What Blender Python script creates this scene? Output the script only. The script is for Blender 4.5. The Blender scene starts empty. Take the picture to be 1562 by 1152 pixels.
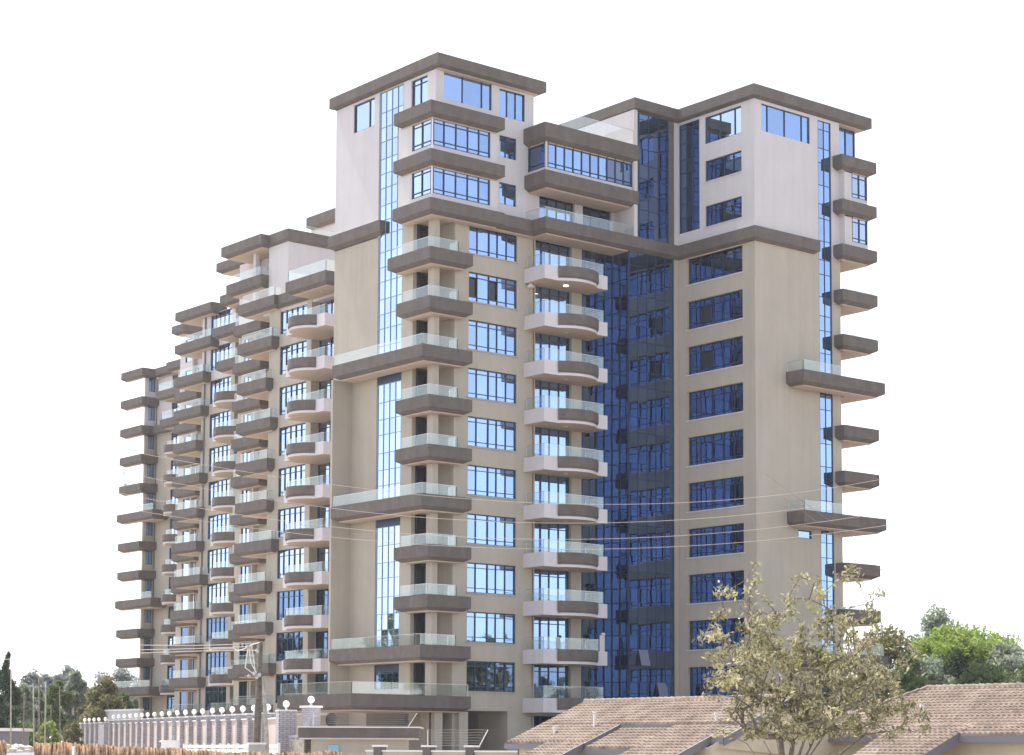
import bpy, math, random
import numpy as np
from mathutils import Vector, Matrix
random.seed(7)
S = bpy.context.scene
COL = S.collection
# ------------------------------------------------------------------ camera
CAM = np.array([-74.0055, -98.641, 0.84])
FL, YAW, PIT, ROLL, PPY = 3078.29, 0.885049, 0.0803549, 0.00435626, 895.356
_f = np.array([math.cos(PIT)*math.cos(YAW), math.cos(PIT)*math.sin(YAW), math.sin(PIT)])
_r = np.cross(_f, [0, 0, 1]); _r /= np.linalg.norm(_r); _u = np.cross(_r, _f)
_c, _s = math.cos(ROLL), math.sin(ROLL)
RT, UP = _c*_r+_s*_u, _c*_u-_s*_r
cam = bpy.data.cameras.new("camera"); co = bpy.data.objects.new("camera", cam); COL.objects.link(co)
cam.sensor_width = 36; cam.sensor_fit = 'HORIZONTAL'; cam.lens = FL/1562*36
cam.shift_y = (PPY-576)/1562; cam.clip_start = 0.5; cam.clip_end = 5000
M = Matrix.Identity(4)
for i in range(3):
    M[i][0] = RT[i]; M[i][1] = UP[i]; M[i][2] = -_f[i]; M[i][3] = CAM[i]
co.matrix_world = M
S.camera = co
# ------------------------------------------------------------------ world and sun
SUN_AZ, SUN_EL = math.radians(93.0), math.radians(60.0)      # direction the light comes from, azimuth from +X
w = bpy.data.worlds.new("World"); S.world = w; w.use_nodes = True
nt = w.node_tree; bg = nt.nodes['Background']
sky = nt.nodes.new('ShaderNodeTexSky'); sky.sky_type = 'NISHITA'; sky.sun_disc = False
sky.sun_elevation = SUN_EL; sky.sun_rotation = math.pi/2-SUN_AZ
sky.air_density = 1.0; sky.dust_density = 3.0; sky.ozone_density = 1.0; sky.altitude = 1600
hsv = nt.nodes.new('ShaderNodeHueSaturation'); hsv.inputs['Saturation'].default_value = .42; hsv.inputs['Value'].default_value = 1.0
nt.links.new(sky.outputs[0], hsv.inputs['Color']); nt.links.new(hsv.outputs[0], bg.inputs[0]); bg.inputs[1].default_value = 0.15
sl = bpy.data.lights.new("sun", 'SUN'); sl.energy = 3.6; sl.angle = math.radians(0.5); sl.color = (1, .95, .87)
so = bpy.data.objects.new("sun", sl); COL.objects.link(so)
sd = Vector((math.cos(SUN_EL)*math.cos(SUN_AZ), math.cos(SUN_EL)*math.sin(SUN_AZ), math.sin(SUN_EL)))
so.rotation_euler = sd.to_track_quat('Z', 'Y').to_euler(); so.location = (0, 60, 120)
S.view_settings.view_transform = 'Standard'; S.view_settings.look = 'None'
S.view_settings.exposure = 1.24; S.view_settings.gamma = 1
try:
    S.cycles.max_bounces = 8; S.cycles.diffuse_bounces = 4; S.cycles.glossy_bounces = 4
    S.cycles.transparent_max_bounces = 16
except Exception: pass

def at(px, depth, z=None, py=None):
    """world point seen in image column px at forward distance depth (height z given, or from row py)"""
    k = (px-781)/FL
    if z is None:
        v = _f+RT*k+UP*(PPY-py)/FL
        p = CAM+v*depth
        return Vector(p)
    t = 0.0                      # solve the row so that height is z
    lo = (PPY)/FL
    for _ in range(30):
        v = _f+RT*k+UP*t; p = CAM+v*depth
        t += (z-p[2])/depth/UP[2]
    return Vector(p)

# ------------------------------------------------------------------ materials
MAT = {}
def new_mat(name):
    m = bpy.data.materials.new(name); m.use_nodes = True; MAT[name] = m
    return m, m.node_tree, m.node_tree.nodes['Principled BSDF']
def plaster(name, col, var=.12, rough=.85, scale=1.2, bump=.15, streak=.10):
    m, t, b = new_mat(name); L = t.links.new; N = t.nodes.new
    tc = N('ShaderNodeTexCoord'); n1 = N('ShaderNodeTexNoise'); n1.inputs['Scale'].default_value = scale; n1.inputs['Detail'].default_value = 6
    n1.inputs['Roughness'].default_value = .65
    L(tc.outputs['Object'], n1.inputs['Vector'])
    mp = N('ShaderNodeMapping'); mp.inputs['Scale'].default_value = (1.6, 1.6, .12); L(tc.outputs['Object'], mp.inputs[0])
    n2 = N('ShaderNodeTexNoise'); n2.inputs['Scale'].default_value = 1.3; n2.inputs['Detail'].default_value = 5; L(mp.outputs[0], n2.inputs['Vector'])
    a = N('ShaderNodeMath'); a.operation = 'MULTIPLY_ADD'; L(n1.outputs[0], a.inputs[0]); a.inputs[1].default_value = var*2; a.inputs[2].default_value = 1-var
    c = N('ShaderNodeMath'); c.operation = 'MULTIPLY_ADD'; L(n2.outputs[0], c.inputs[0]); c.inputs[1].default_value = streak*2; c.inputs[2].default_value = 1-streak
    d = N('ShaderNodeMath'); d.operation = 'MULTIPLY'; L(a.outputs[0], d.inputs[0]); L(c.outputs[0], d.inputs[1])
    mx = N('ShaderNodeMix'); mx.data_type = 'RGBA'; mx.blend_type = 'MULTIPLY'; mx.inputs['Factor'].default_value = 1
    mx.inputs['A'].default_value = (*col, 1); L(d.outputs[0], mx.inputs['B'])
    L(mx.outputs['Result'], b.inputs['Base Color']); b.inputs['Roughness'].default_value = rough
    n3 = N('ShaderNodeTexNoise'); n3.inputs['Scale'].default_value = 25; n3.inputs['Detail'].default_value = 4; L(tc.outputs['Object'], n3.inputs['Vector'])
    bp = N('ShaderNodeBump'); bp.inputs['Strength'].default_value = bump; bp.inputs['Distance'].default_value = .03
    L(n3.outputs[0], bp.inputs['Height']); L(bp.outputs[0], b.inputs['Normal'])
    return m
def glassmat(name, tint, base, mixf, rough=.02, wav=.25, curtain=.0, curtcol=(.5, .5, .5)):
    """coated window glass: tinted mirror over a dark room, some panes showing curtains"""
    m, t, b = new_mat(name); L = t.links.new; N = t.nodes.new
    out = t.nodes['Material Output']
    g = N('ShaderNodeBsdfGlossy'); g.inputs['Roughness'].default_value = rough
    d = N('ShaderNodeBsdfDiffuse')
    ge = N('ShaderNodeNewGeometry'); tc = N('ShaderNodeTexCoord')
    hs = N('ShaderNodeHueSaturation'); hs.inputs['Color'].default_value = (*tint, 1)
    a = N('ShaderNodeMath'); a.operation = 'MULTIPLY_ADD'; L(ge.outputs['Random Per Island'], a.inputs[0]); a.inputs[1].default_value = .22; a.inputs[2].default_value = .86
    L(a.outputs[0], hs.inputs['Value']); L(hs.outputs[0], g.inputs['Color'])
    wn = N('ShaderNodeTexWhiteNoise'); wn.noise_dimensions = '1D'
    L(ge.outputs['Random Per Island'], wn.inputs['W'])
    lt = N('ShaderNodeMath'); lt.operation = 'LESS_THAN'; L(wn.outputs['Value'], lt.inputs[0]); lt.inputs[1].default_value = curtain
    # curtain folds
    mp = N('ShaderNodeMapping'); mp.inputs['Scale'].default_value = (9, 9, .3); L(tc.outputs['Object'], mp.inputs[0])
    fo = N('ShaderNodeTexNoise'); fo.inputs['Scale'].default_value = 1.2; L(mp.outputs[0], fo.inputs['Vector'])
    fm = N('ShaderNodeMath'); fm.operation = 'MULTIPLY'; L(fo.outputs[0], fm.inputs[0]); L(lt.outputs[0], fm.inputs[1])
    mx = N('ShaderNodeMix'); mx.data_type = 'RGBA'; L(fm.outputs[0], mx.inputs['Factor']); mx.inputs['A'].default_value = (*base, 1); mx.inputs['B'].default_value = (*curtcol, 1)
    L(mx.outputs['Result'], d.inputs['Color'])
    # slightly uneven panes: each one leans a little and ripples
    nz = N('ShaderNodeTexNoise'); nz.inputs['Scale'].default_value = .7; nz.inputs['Detail'].default_value = 1.5; L(tc.outputs['Object'], nz.inputs['Vector'])
    bp = N('ShaderNodeBump'); bp.inputs['Strength'].default_value = wav; bp.inputs['Distance'].default_value = .03; L(nz.outputs[0], bp.inputs['Height'])
    w2 = N('ShaderNodeTexWhiteNoise'); w2.noise_dimensions = '1D'; L(ge.outputs['Random Per Island'], w2.inputs['W'])
    vs = N('ShaderNodeVectorMath'); vs.operation = 'SUBTRACT'; L(w2.outputs['Color'], vs.inputs[0]); vs.inputs[1].default_value = (.5, .5, .5)
    sc = N('ShaderNodeVectorMath'); sc.operation = 'SCALE'; L(vs.outputs[0], sc.inputs[0]); sc.inputs['Scale'].default_value = .022
    ad = N('ShaderNodeVectorMath'); ad.operation = 'ADD'; L(bp.outputs[0], ad.inputs[0]); L(sc.outputs[0], ad.inputs[1])
    nm = N('ShaderNodeVectorMath'); nm.operation = 'NORMALIZE'; L(ad.outputs[0], nm.inputs[0]); L(nm.outputs[0], g.inputs['Normal'])
    ms = N('ShaderNodeMixShader'); ms.inputs[0].default_value = mixf; L(d.outputs[0], ms.inputs[1]); L(g.outputs[0], ms.inputs[2])
    L(ms.outputs[0], out.inputs['Surface'])
    return m
def simple(name, col, rough=.6, metal=0.0, emit=None, var=0.0, nscale=8):
    m, t, b = new_mat(name)
    b.inputs['Base Color'].default_value = (*col, 1); b.inputs['Roughness'].default_value = rough; b.inputs['Metallic'].default_value = metal
    if emit: b.inputs['Emission Color'].default_value = (*col, 1); b.inputs['Emission Strength'].default_value = emit
    if var:
        L = t.links.new; N = t.nodes.new
        tc = N('ShaderNodeTexCoord'); n1 = N('ShaderNodeTexNoise'); n1.inputs['Scale'].default_value = nscale; n1.inputs['Detail'].default_value = 5
        L(tc.outputs['Object'], n1.inputs['Vector'])
        r = N('ShaderNodeMapRange'); r.inputs['From Min'].default_value = .3; r.inputs['From Max'].default_value = .7; r.inputs['To Min'].default_value = 1-var; r.inputs['To Max'].default_value = 1+var
        L(n1.outputs[0], r.inputs[0])
        mx = N('ShaderNodeMix'); mx.data_type = 'RGBA'; mx.blend_type = 'MULTIPLY'; mx.inputs['Factor'].default_value = 1; mx.inputs['A'].default_value = (*col, 1)
        L(r.outputs[0], mx.inputs['B']); L(mx.outputs['Result'], b.inputs['Base Color'])
    return m
def leafmat(name, c1, c2, trans=.25):
    m, t, b = new_mat(name); L = t.links.new; N = t.nodes.new; out = t.nodes['Material Output']
    ge = N('ShaderNodeNewGeometry'); tc = N('ShaderNodeTexCoord')
    nz = N('ShaderNodeTexNoise'); nz.inputs['Scale'].default_value = .6; nz.inputs['Detail'].default_value = 3; L(tc.outputs['Object'], nz.inputs['Vector'])
    ad = N('ShaderNodeMath'); ad.operation = 'MULTIPLY_ADD'; L(ge.outputs['Random Per Island'], ad.inputs[0]); ad.inputs[1].default_value = .7
    su = N('ShaderNodeMath'); su.operation = 'MULTIPLY_ADD'; L(nz.outputs[0], su.inputs[0]); su.inputs[1].default_value = 1.2; su.inputs[2].default_value = -.45
    L(su.outputs[0], ad.inputs[2])
    mx = N('ShaderNodeMix'); mx.data_type = 'RGBA'; L(ad.outputs[0], mx.inputs['Factor']); mx.inputs['A'].default_value = (*c1, 1); mx.inputs['B'].default_value = (*c2, 1)
    d = N('ShaderNodeBsdfDiffuse'); L(mx.outputs['Result'], d.inputs['Color'])
    tr = N('ShaderNodeBsdfTranslucent'); L(mx.outputs['Result'], tr.inputs['Color'])
    ms = N('ShaderNodeMixShader'); ms.inputs[0].default_value = trans; L(d.outputs[0], ms.inputs[1]); L(tr.outputs[0], ms.inputs[2])
    L(ms.outputs[0], out.inputs['Surface'])
    return m
plaster('wall_beige', (.42, .375, .315), var=.11, scale=.7, streak=.13)
plaster('wall_upper', (.56, .53, .54), var=.07, scale=.7, streak=.10)
plaster('soffit', (.50, .39, .31), var=.05, streak=.03)
plaster('fascia', (.128, .107, .097), var=.40, streak=.25, scale=1.6)
plaster('white_parapet', (.62, .58, .60), var=.05)
plaster('terrace_floor', (.45, .42, .38), var=.1)
plaster('concrete', (.36, .35, .33), var=.15)
glassmat('glass_light', (.37, .52, .82), (.010, .018, .040), .80, curtain=.25, curtcol=(.25, .3, .38))
glassmat('glass_dim_reflect', (.165, .245, .42), (.008, .012, .026), .80, wav=.3, curtain=.12, curtcol=(.12, .13, .17))  # same window glass, dim reflections of walls and trees painted into the tint
glassmat('glass_wing', (.50, .60, .80), (.012, .018, .030), .80, curtain=.3, curtcol=(.3, .3, .32))
simple('frame_dark', (.025, .05, .10), .4, .2)
simple('mullion', (.02, .045, .11), .4, .2)
simple('mullion_light', (.20, .30, .43), .4, .2)
simple('frame_white', (.72, .72, .74), .5)
simple('door_and_room_dark', (.022, .02, .025), .25)  # dark doors, also the painted dark of rooms behind open panes
simple('metal', (.55, .56, .57), .3, .9)
simple('gutter', (.17, .16, .19), .5)
simple('sash', (.20, .22, .28), .15)
simple('lamp_off', (.55, .52, .48), .6)
simple('lamp_on', (1, .9, .75), .6, emit=3)
def rail_glass():
    m, t, b = new_mat('rail_glass'); L = t.links.new; N = t.nodes.new; out = t.nodes['Material Output']
    tr = N('ShaderNodeBsdfTransparent'); tr.inputs[0].default_value = (.93, .97, .96, 1)
    d = N('ShaderNodeBsdfDiffuse'); d.inputs[0].default_value = (.70, .73, .71, 1)
    tl = N('ShaderNodeBsdfTranslucent'); tl.inputs[0].default_value = (.70, .73, .71, 1)
    g = N('ShaderNodeBsdfGlossy'); g.inputs[0].default_value = (.9, 1, 1, 1); g.inputs[1].default_value = .03
    m1 = N('ShaderNodeMixShader'); m1.inputs[0].default_value = .5; L(d.outputs[0], m1.inputs[1]); L(tl.outputs[0], m1.inputs[2])
    m2 = N('ShaderNodeMixShader'); m2.inputs[0].default_value = .5; L(m1.outputs[0], m2.inputs[1]); L(g.outputs[0], m2.inputs[2])
    ms = N('ShaderNodeMixShader'); ms.inputs[0].default_value = .27; L(tr.outputs[0], ms.inputs[1]); L(m2.outputs[0], ms.inputs[2])
    L(ms.outputs[0], out.inputs['Surface'])
rail_glass()

# ------------------------------------------------------------------ mesh builder
class MB:
    def __init__(s): s.v = []; s.f = []; s.m = []; s.ms = []
    def mi(s, name):
        if name not in s.ms: s.ms.append(name)
        return s.ms.index(name)
    def face(s, pts, mat):
        n = len(s.v); s.v += [tuple(p) for p in pts]; s.f.append(tuple(range(n, n+len(pts)))); s.m.append(s.mi(mat))
    def box(s, x0, x1, y0, y1, z0, z1, mat, skip=''):
        if x0 > x1: x0, x1 = x1, x0
        if y0 > y1: y0, y1 = y1, y0
        if z0 > z1: z0, z1 = z1, z0
        n = len(s.v)
        s.v += [(x0,y0,z0),(x1,y0,z0),(x1,y1,z0),(x0,y1,z0),(x0,y0,z1),(x1,y0,z1),(x1,y1,z1),(x0,y1,z1)]
        F = {'b':(0,3,2,1),'t':(4,5,6,7),'S':(0,1,5,4),'E':(1,2,6,5),'N':(2,3,7,6),'W':(3,0,4,7)}
        for k, q in F.items():
            if k not in skip: s.f.append(tuple(n+i for i in q)); s.m.append(s.mi(mat))
    def obox(s, c, ax, ay, hx, hy, z0, z1, mat):
        """box with horizontal axes ax, ay"""
        n = len(s.v)
        for z in (z0, z1):
            for sx, sy in ((-1,-1),(1,-1),(1,1),(-1,1)):
                s.v.append((c[0]+ax[0]*hx*sx+ay[0]*hy*sy, c[1]+ax[1]*hx*sx+ay[1]*hy*sy, z))
        for q in ((0,3,2,1),(4,5,6,7),(0,1,5,4),(1,2,6,5),(2,3,7,6),(3,0,4,7)):
            s.f.append(tuple(n+i for i in q)); s.m.append(s.mi(mat))
    def prism(s, poly, z0, z1, mat, top=None, bot=None):
        n = len(poly)
        for i in range(n):
            a, b = poly[i], poly[(i+1) % n]
            s.face([(a[0],a[1],z0),(b[0],b[1],z0),(b[0],b[1],z1),(a[0],a[1],z1)], mat)
        if top: s.face([(p[0],p[1],z1) for p in poly], top)
        if bot: s.face([(p[0],p[1],z0) for p in reversed(poly)], bot)
    def tube(s, pts, rads, mat, seg=6, cap=True):
        rings = []
        for i, p in enumerate(pts):
            p = Vector(p)
            d = (Vector(pts[min(i+1, len(pts)-1)])-Vector(pts[max(i-1, 0)])).normalized()
            a = d.orthogonal().normalized(); b = d.cross(a)
            if i and rings:
                a = (pa-d*pa.dot(d)); a = a.normalized() if a.length > 1e-6 else d.orthogonal().normalized(); b = d.cross(a)
            pa = a
            r = rads[i] if hasattr(rads, '__len__') else rads
            n = len(s.v); rings.append(n)
            for k in range(seg):
                t = 2*math.pi*k/seg; q = p+a*r*math.cos(t)+b*r*math.sin(t); s.v.append(tuple(q))
        mi = s.mi(mat)
        for i in range(len(rings)-1):
            for k in range(seg):
                s.f.append((rings[i]+k, rings[i]+(k+1) % seg, rings[i+1]+(k+1) % seg, rings[i+1]+k)); s.m.append(mi)
        if cap:
            s.f.append(tuple(rings[0]+k for k in reversed(range(seg)))); s.m.append(mi)
            s.f.append(tuple(rings[-1]+k for k in range(seg))); s.m.append(mi)
    def ball(s, c, r, mat, n=14, sq=1.0):
        base = len(s.v); mi = s.mi(mat); m = n//2
        for i in range(m+1):
            for k in range(n):
                th = math.pi*i/m; ph = 2*math.pi*k/n
                s.v.append((c[0]+r*math.sin(th)*math.cos(ph), c[1]+r*math.sin(th)*math.sin(ph), c[2]+r*sq*math.cos(th)))
        for i in range(m):
            for k in range(n):
                s.f.append((base+i*n+k, base+(i+1)*n+k, base+(i+1)*n+(k+1) % n, base+i*n+(k+1) % n)); s.m.append(mi)
    def build(s, name, parent=None, smooth=False, bevel=0):
        me = bpy.data.meshes.new(name); me.from_pydata(s.v, [], s.f)
        for k in s.ms: me.materials.append(MAT[k])
        me.polygons.foreach_set('material_index', s.m)
        if smooth: me.polygons.foreach_set('use_smooth', [True]*len(s.f))
        me.update()
        o = bpy.data.objects.new(name, me); COL.objects.link(o)
        if parent: o.parent = parent
        if bevel:
            b = o.modifiers.new('bevel', 'BEVEL'); b.width = bevel; b.segments = 2; b.limit_method = 'ANGLE'
        return o
def thing(name, label, cat, group=None, loc=(0,0,0)):
    o = bpy.data.objects.new(name, None); COL.objects.link(o); o.location = loc
    return tag(o, label, cat, group)
def tag(o, label, cat, group=None, kind=None):
    if label: o['label'] = label
    if cat: o['category'] = cat
    if group: o['group'] = group
    if kind: o['kind'] = kind
    return o
def inset(poly, d):
    n = len(poly); A = sum(poly[i][0]*poly[(i+1) % n][1]-poly[(i+1) % n][0]*poly[i][1] for i in range(n))
    sg = 1 if A > 0 else -1
    out = []
    for i in range(n):
        p0, p1, p2 = poly[i-1], poly[i], poly[(i+1) % n]
        e1 = Vector((p1[0]-p0[0], p1[1]-p0[1])).normalized(); e2 = Vector((p2[0]-p1[0], p2[1]-p1[1])).normalized()
        n1 = Vector((-e1.y, e1.x))*sg; n2 = Vector((-e2.y, e2.x))*sg
        b = (n1+n2); k = 1+n1.dot(n2)
        out.append((p1[0]+b.x*d/k, p1[1]+b.y*d/k))
    return out

# ================================================================== THE APARTMENT BUILDING
ZL = lambda n: 4.1+3.1*n
BLD = thing('apartment_building', 'tall beige apartment building with stacked balconies, brown slab edges and blue glass strips', 'building')

def slab(poly, z, name='balcony', h=.75, ch=.19, ins=.36, mat='fascia', floor='terrace_floor', parent=None, lamps=()):
    """poly counter-clockwise; fascia, undercut edge, pale soffit"""
    m = MB(); z1 = z-h; p2 = inset(poly, ins); p3 = inset(poly, ins+.04)
    m.prism(poly, z1, z, mat)
    m.face([(p[0],p[1],z) for p in poly], floor)
    n = len(poly)
    for i in range(n):
        a, b = poly[i], poly[(i+1) % n]; c, d = p2[i], p2[(i+1) % n]
        m.face([(c[0],c[1],z1-ch),(d[0],d[1],z1-ch),(b[0],b[1],z1),(a[0],a[1],z1)], mat)
    m.prism(p3, z1-ch-.07, z1-ch, 'soffit')
    m.face([(p[0],p[1],z1-ch-.07) for p in reversed(p3)], 'soffit')
    o = m.build(name, parent or BLD)
    for (lx, ly) in lamps:
        l = MB(); l.tube([(lx,ly,z1-ch-.12),(lx,ly,z1-ch-.07)], .13, 'lamp_off', 10); l.build('ceiling_lamp', o)
    return o

def railing(path, z, parent, h=.66, gap=1.35, name='railing', posts=True):
    """glass balustrade along path (open polyline)"""
    m = MB()
    for i in range(len(path)-1):
        a = Vector((*path[i], 0)); b = Vector((*path[i+1], 0)); d = b-a; L = d.length
        if L < .05: continue
        k = max(1, round(L/gap)); u = d/L; nn = Vector((-u.y, u.x, 0))
        for j in range(k):
            p = a+u*(L*j/k+.012); q = a+u*(L*(j+1)/k-.012)
            m.face([(p.x,p.y,z+.04),(q.x,q.y,z+.04),(q.x,q.y,z+h),(p.x,p.y,z+h)], 'rail_glass')
        c = (a+b)/2
        m.obox((c.x,c.y), (u.x,u.y), (nn.x,nn.y), L/2, .016, z+h, z+h+.022, 'metal')
        for j in ((0, k) if posts else ()):
            p = a+u*(L*j/k)
            m.obox((p.x,p.y), (u.x,u.y), (nn.x,nn.y), .014, .014, z, z+h-.004, 'metal')
    return m.build(name, parent)

def P3(ax, pl, u, z, d=0):
    """point on a facade: ax 'S' faces -Y at y=pl, ax 'W' faces -X at x=pl; d = depth into the building"""
    return (u, pl+d, z) if ax == 'S' else (pl+d, u, z)
def fquad(m, ax, pl, u0, u1, z0, z1, mat, d=0):
    q = [P3(ax,pl,u0,z0,d), P3(ax,pl,u1,z0,d), P3(ax,pl,u1,z1,d), P3(ax,pl,u0,z1,d)]
    if ax == 'W': q.reverse()
    m.face(q, mat)
def fbox(m, ax, pl, u0, u1, z0, z1, d0, d1, mat):
    if ax == 'S': m.box(u0, u1, pl+d0, pl+d1, z0, z1, mat)
    else: m.box(pl+d0, pl+d1, u0, u1, z0, z1, mat)
def wall(m, ax, pl, u0, u1, z0, z1, holes=(), mat='wall_beige', d=.22, split=None):
    """wall face with recessed openings; split=(z, mat_above)"""
    us = sorted({u0, u1, *[h[0] for h in holes], *[h[1] for h in holes]}); us = [u for u in us if u0-1e-6 <= u <= u1+1e-6]
    zs = {z0, z1, *[h[2] for h in holes], *[h[3] for h in holes]}
    if split: zs.add(split[0])
    zs = [q for q in sorted(zs) if z0-1e-6 <= q <= z1+1e-6]
    for i in range(len(us)-1):
        j = 0
        while j < len(zs)-1:
            uc, zc = (us[i]+us[i+1])/2, (zs[j]+zs[j+1])/2
            if not any(h[0] < uc < h[1] and h[2] < zc < h[3] for h in holes):
                mm = split[1] if split and zc > split[0] else mat
                fquad(m, ax, pl, us[i], us[i+1], zs[j], zs[j+1], mm)
            j += 1
    for h in holes:
        dd = h[4] if len(h) > 4 else d
        mm = split[1] if split and (h[2]+h[3])/2 > split[0] else mat
        a, b, c, e = h[:4]
        for q in (([a,c],[b,c]), ([b,e],[a,e]), ([a,e],[a,c]), ([b,c],[b,e])):
            (ua, za), (ub, zb) = q
            f = [P3(ax,pl,ua,za), P3(ax,pl,ub,zb), P3(ax,pl,ub,zb,dd), P3(ax,pl,ua,za,dd)]
            if ax == 'S': f.reverse()
            m.face(f, mm)

def window(ax, pl, u0, u1, z0, z1, cols, rows=(.15,.7,.15), glass='glass_light', frame='frame_dark', fw=.030, d=.10, heavy=(), name='window', sill=None, opened=(), parent=None):
    """cols: number or list of fractions; rows: fractions bottom to top"""
    m = MB(); g = MB()
    if isinstance(cols, int): cols = [1/cols]*cols
    cu = [u0]
    for c in cols: cu.append(cu[-1]+c/sum(cols)*(u1-u0))
    cz = [z0]
    for r in rows: cz.append(cz[-1]+r/sum(rows)*(z1-z0))
    for i, u in enumerate(cu):
        t = fw*1.7 if (i in (0, len(cu)-1) or i in heavy) else fw
        a, b = (u, u+t*1.3) if i == 0 else ((u-t*1.3, u) if i == len(cu)-1 else (u-t/1.6, u+t/1.6))
        fbox(m, ax, pl, a, b, z0, z1, d-.05, d+.06, frame)
    for i, zz in enumerate(cz):
        a, b = (zz, zz+fw*1.6) if i == 0 else ((zz-fw*2.2, zz) if i == len(cz)-1 else (zz-fw/1.6, zz+fw/1.6))
        fbox(m, ax, pl, u0, u1, a, b, d-.043, d+.055, frame)
    if sill: fbox(m, ax, pl, u0-.08, u1+.08, z0-.07, z0-.002, -.07, d, sill)
    for i in range(len(cu)-1):
        for j in range(len(cz)-1):
            if (i, j) in opened:
                fquad(g, ax, pl, cu[i], cu[i+1], cz[j], cz[j+1], 'door_and_room_dark', d+.09); continue  # dark sheet paints the unlit room behind an open pane
            fquad(g, ax, pl, cu[i], cu[i+1], cz[j], cz[j+1], glass, d+.02)
    o = m.build(name, parent or BLD); g.build('pane', o)
    return o
def curtain(ax, pl, u0, u1, z0, z1, nc, rowh, glass='glass_light', mat=None, fw=.030, d=.0, name='curtain_wall', parent=None, jit=0, tilted=()):
    m = MB(); g = MB(); mat = mat or ('mullion_light' if glass == 'glass_wing' else 'mullion')
    cu = [u0+(u1-u0)*i/nc for i in range(nc+1)]
    cz = [z0]; k = 0
    while cz[-1] < z1-.25: cz.append(min(z1, cz[-1]+rowh[k % len(rowh)])); k += 1
    cz[-1] = z1
    for i, u in enumerate(cu):
        t = fw*(1.8 if i in (0, nc) else .6)
        fbox(m, ax, pl, u-t, u+t, z0, z1, d-.03, d+.05, mat)
    for zz in cz: fbox(m, ax, pl, u0, u1, zz-fw*.6, zz+fw*.6, d-.024, d+.045, mat)
    for i in range(nc):
        for j in range(len(cz)-1):
            if (i, j) in tilted:      # an open top-hung sash
                q = [P3(ax,pl,cu[i],cz[j],d-.32), P3(ax,pl,cu[i+1],cz[j],d-.32), P3(ax,pl,cu[i+1],cz[j+1],d-.04), P3(ax,pl,cu[i],cz[j+1],d-.04)]
                if ax == 'W': q.reverse()
                g.face(q, 'sash'); fquad(g, ax, pl, cu[i], cu[i+1], cz[j], cz[j+1], 'door_and_room_dark', d+.03)  # dark sheet behind the sash paints the unlit room
            else: fquad(g, ax, pl, cu[i], cu[i+1], cz[j], cz[j+1], glass, d+.01)
    o = m.build(name, parent or BLD); g.build('pane', o)
    return o

ROOF = 44.6
UPZ = 34.3     # colour changes from beige to pale above this height
# ---- main tower, west side -----------------------------------------------------------
wm = MB()
loggia = []
holesW = [(7.63, 10.03, 41.70, 43.62), (1.85, 3.58, 41.85, 43.62)]
# strip recess for curtain glass (upper run, and the runs between the long slabs)
strip = [(4.38, 7.08, 4.6, 43.70, .12)]
holesW = holesW+strip+[(2.1, 7.9, -.5, 3.1, 3.0)]
for n in range(0, 10): holesW.append((1.64, 3.23, ZL(n)+.01, ZL(n)+2.24, .26))
wall(wm, 'W', 1.1, 1.0, 12.1, 0, 43.75, holesW, split=(UPZ, 'wall_upper'))
# south side of the tower
holesS = [(1.75, 5.66, 41.98, 43.92), (6.29, 8.45, 41.80, 43.62)]
for n in (10, 11): holesS.append((6.31, 7.73, ZL(n)+.90, ZL(n)+2.33))
for n in range(0, 10): holesS.append((1.52, 2.74, ZL(n)+.01, ZL(n)+2.24, .26)); 
for n in range(1, 10): holesS.append((3.87, 7.83, ZL(n)+.37, ZL(n)+2.27))
holesS += [(3.87, 7.83, ZL(0)+.37, ZL(0)+2.27)]
holesS += [(1.6, 2.75, -.5, 3.2, 3.0), (3.6, 7.2, -.5, 3.25, 3.0)]
holesS = [h for h in holesS]
wall(wm, 'S', 1.0, 1.1, 9.2, 0, 43.75, holesS, split=(UPZ, 'wall_upper'))
# east and north closing walls
wm.face([(9.2,1,0),(9.2,12.1,0),(9.2,12.1,43.75),(9.2,1,43.75)], 'wall_upper')
wm.face([(9.2,12.1,0),(1.1,12.1,0),(1.1,12.1,43.75),(9.2,12.1,43.75)], 'wall_upper')
# loggia floors, ceilings and inner walls
for n in range(0, 10):
    z0, z1 = ZL(n)+.012, ZL(n)+2.24
    wm.box(1.12, 2.9, 1.02, 3.25, z1, z1+.02, 'soffit'); wm.box(1.12, 2.9, 1.02, 3.25, z0-.03, z0, 'terrace_floor')
    wm.face([(2.9,3.25,z0),(2.9,1.02,z0),(2.9,1.02,z1),(2.9,3.25,z1)], 'wall_beige')
    wm.face([(1.1,3.26,z0),(2.9,3.26,z0),(2.9,3.26,z1),(1.1,3.26,z1)], 'wall_beige')
wm.build('wall', BLD)
for n in range(0, 10):
    z0, z1 = ZL(n)+.02, ZL(n)+2.2
    window('S', 3.26, 1.42, 2.88, z0, z1, 2, (1,), 'door_and_room_dark', d=-.08, name='door')
    window('S', 1.0, 3.87, 7.83, ZL(n)+.37, ZL(n)+2.27, (47, 60, 43, 47, 50), (.16, .67, .17), 'glass_light' if n > 0 else 'glass_dim_reflect', heavy=(2,), sill='wall_beige', opened=((0, 1), (2, 1)) if n == 8 else (), d=.13)
for n in (10, 11): window('S', 1.0, 6.31, 7.73, ZL(n)+.90, ZL(n)+2.33, (1, 1.4), (.78, .22), d=.12)
window('S', 1.0, 1.75, 5.66, 41.98, 43.92, (2, 2, .95), (1,), heavy=(2,), fw=.018, d=.12)
window('S', 1.0, 6.29, 8.45, 41.80, 43.62, 3, (1,), d=.14, fw=.03)
window('W', 1.1, 7.63, 10.03, 41.70, 43.62, (.8, 2), (1,), 'glass_wing', fw=.035, d=.12)
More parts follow.
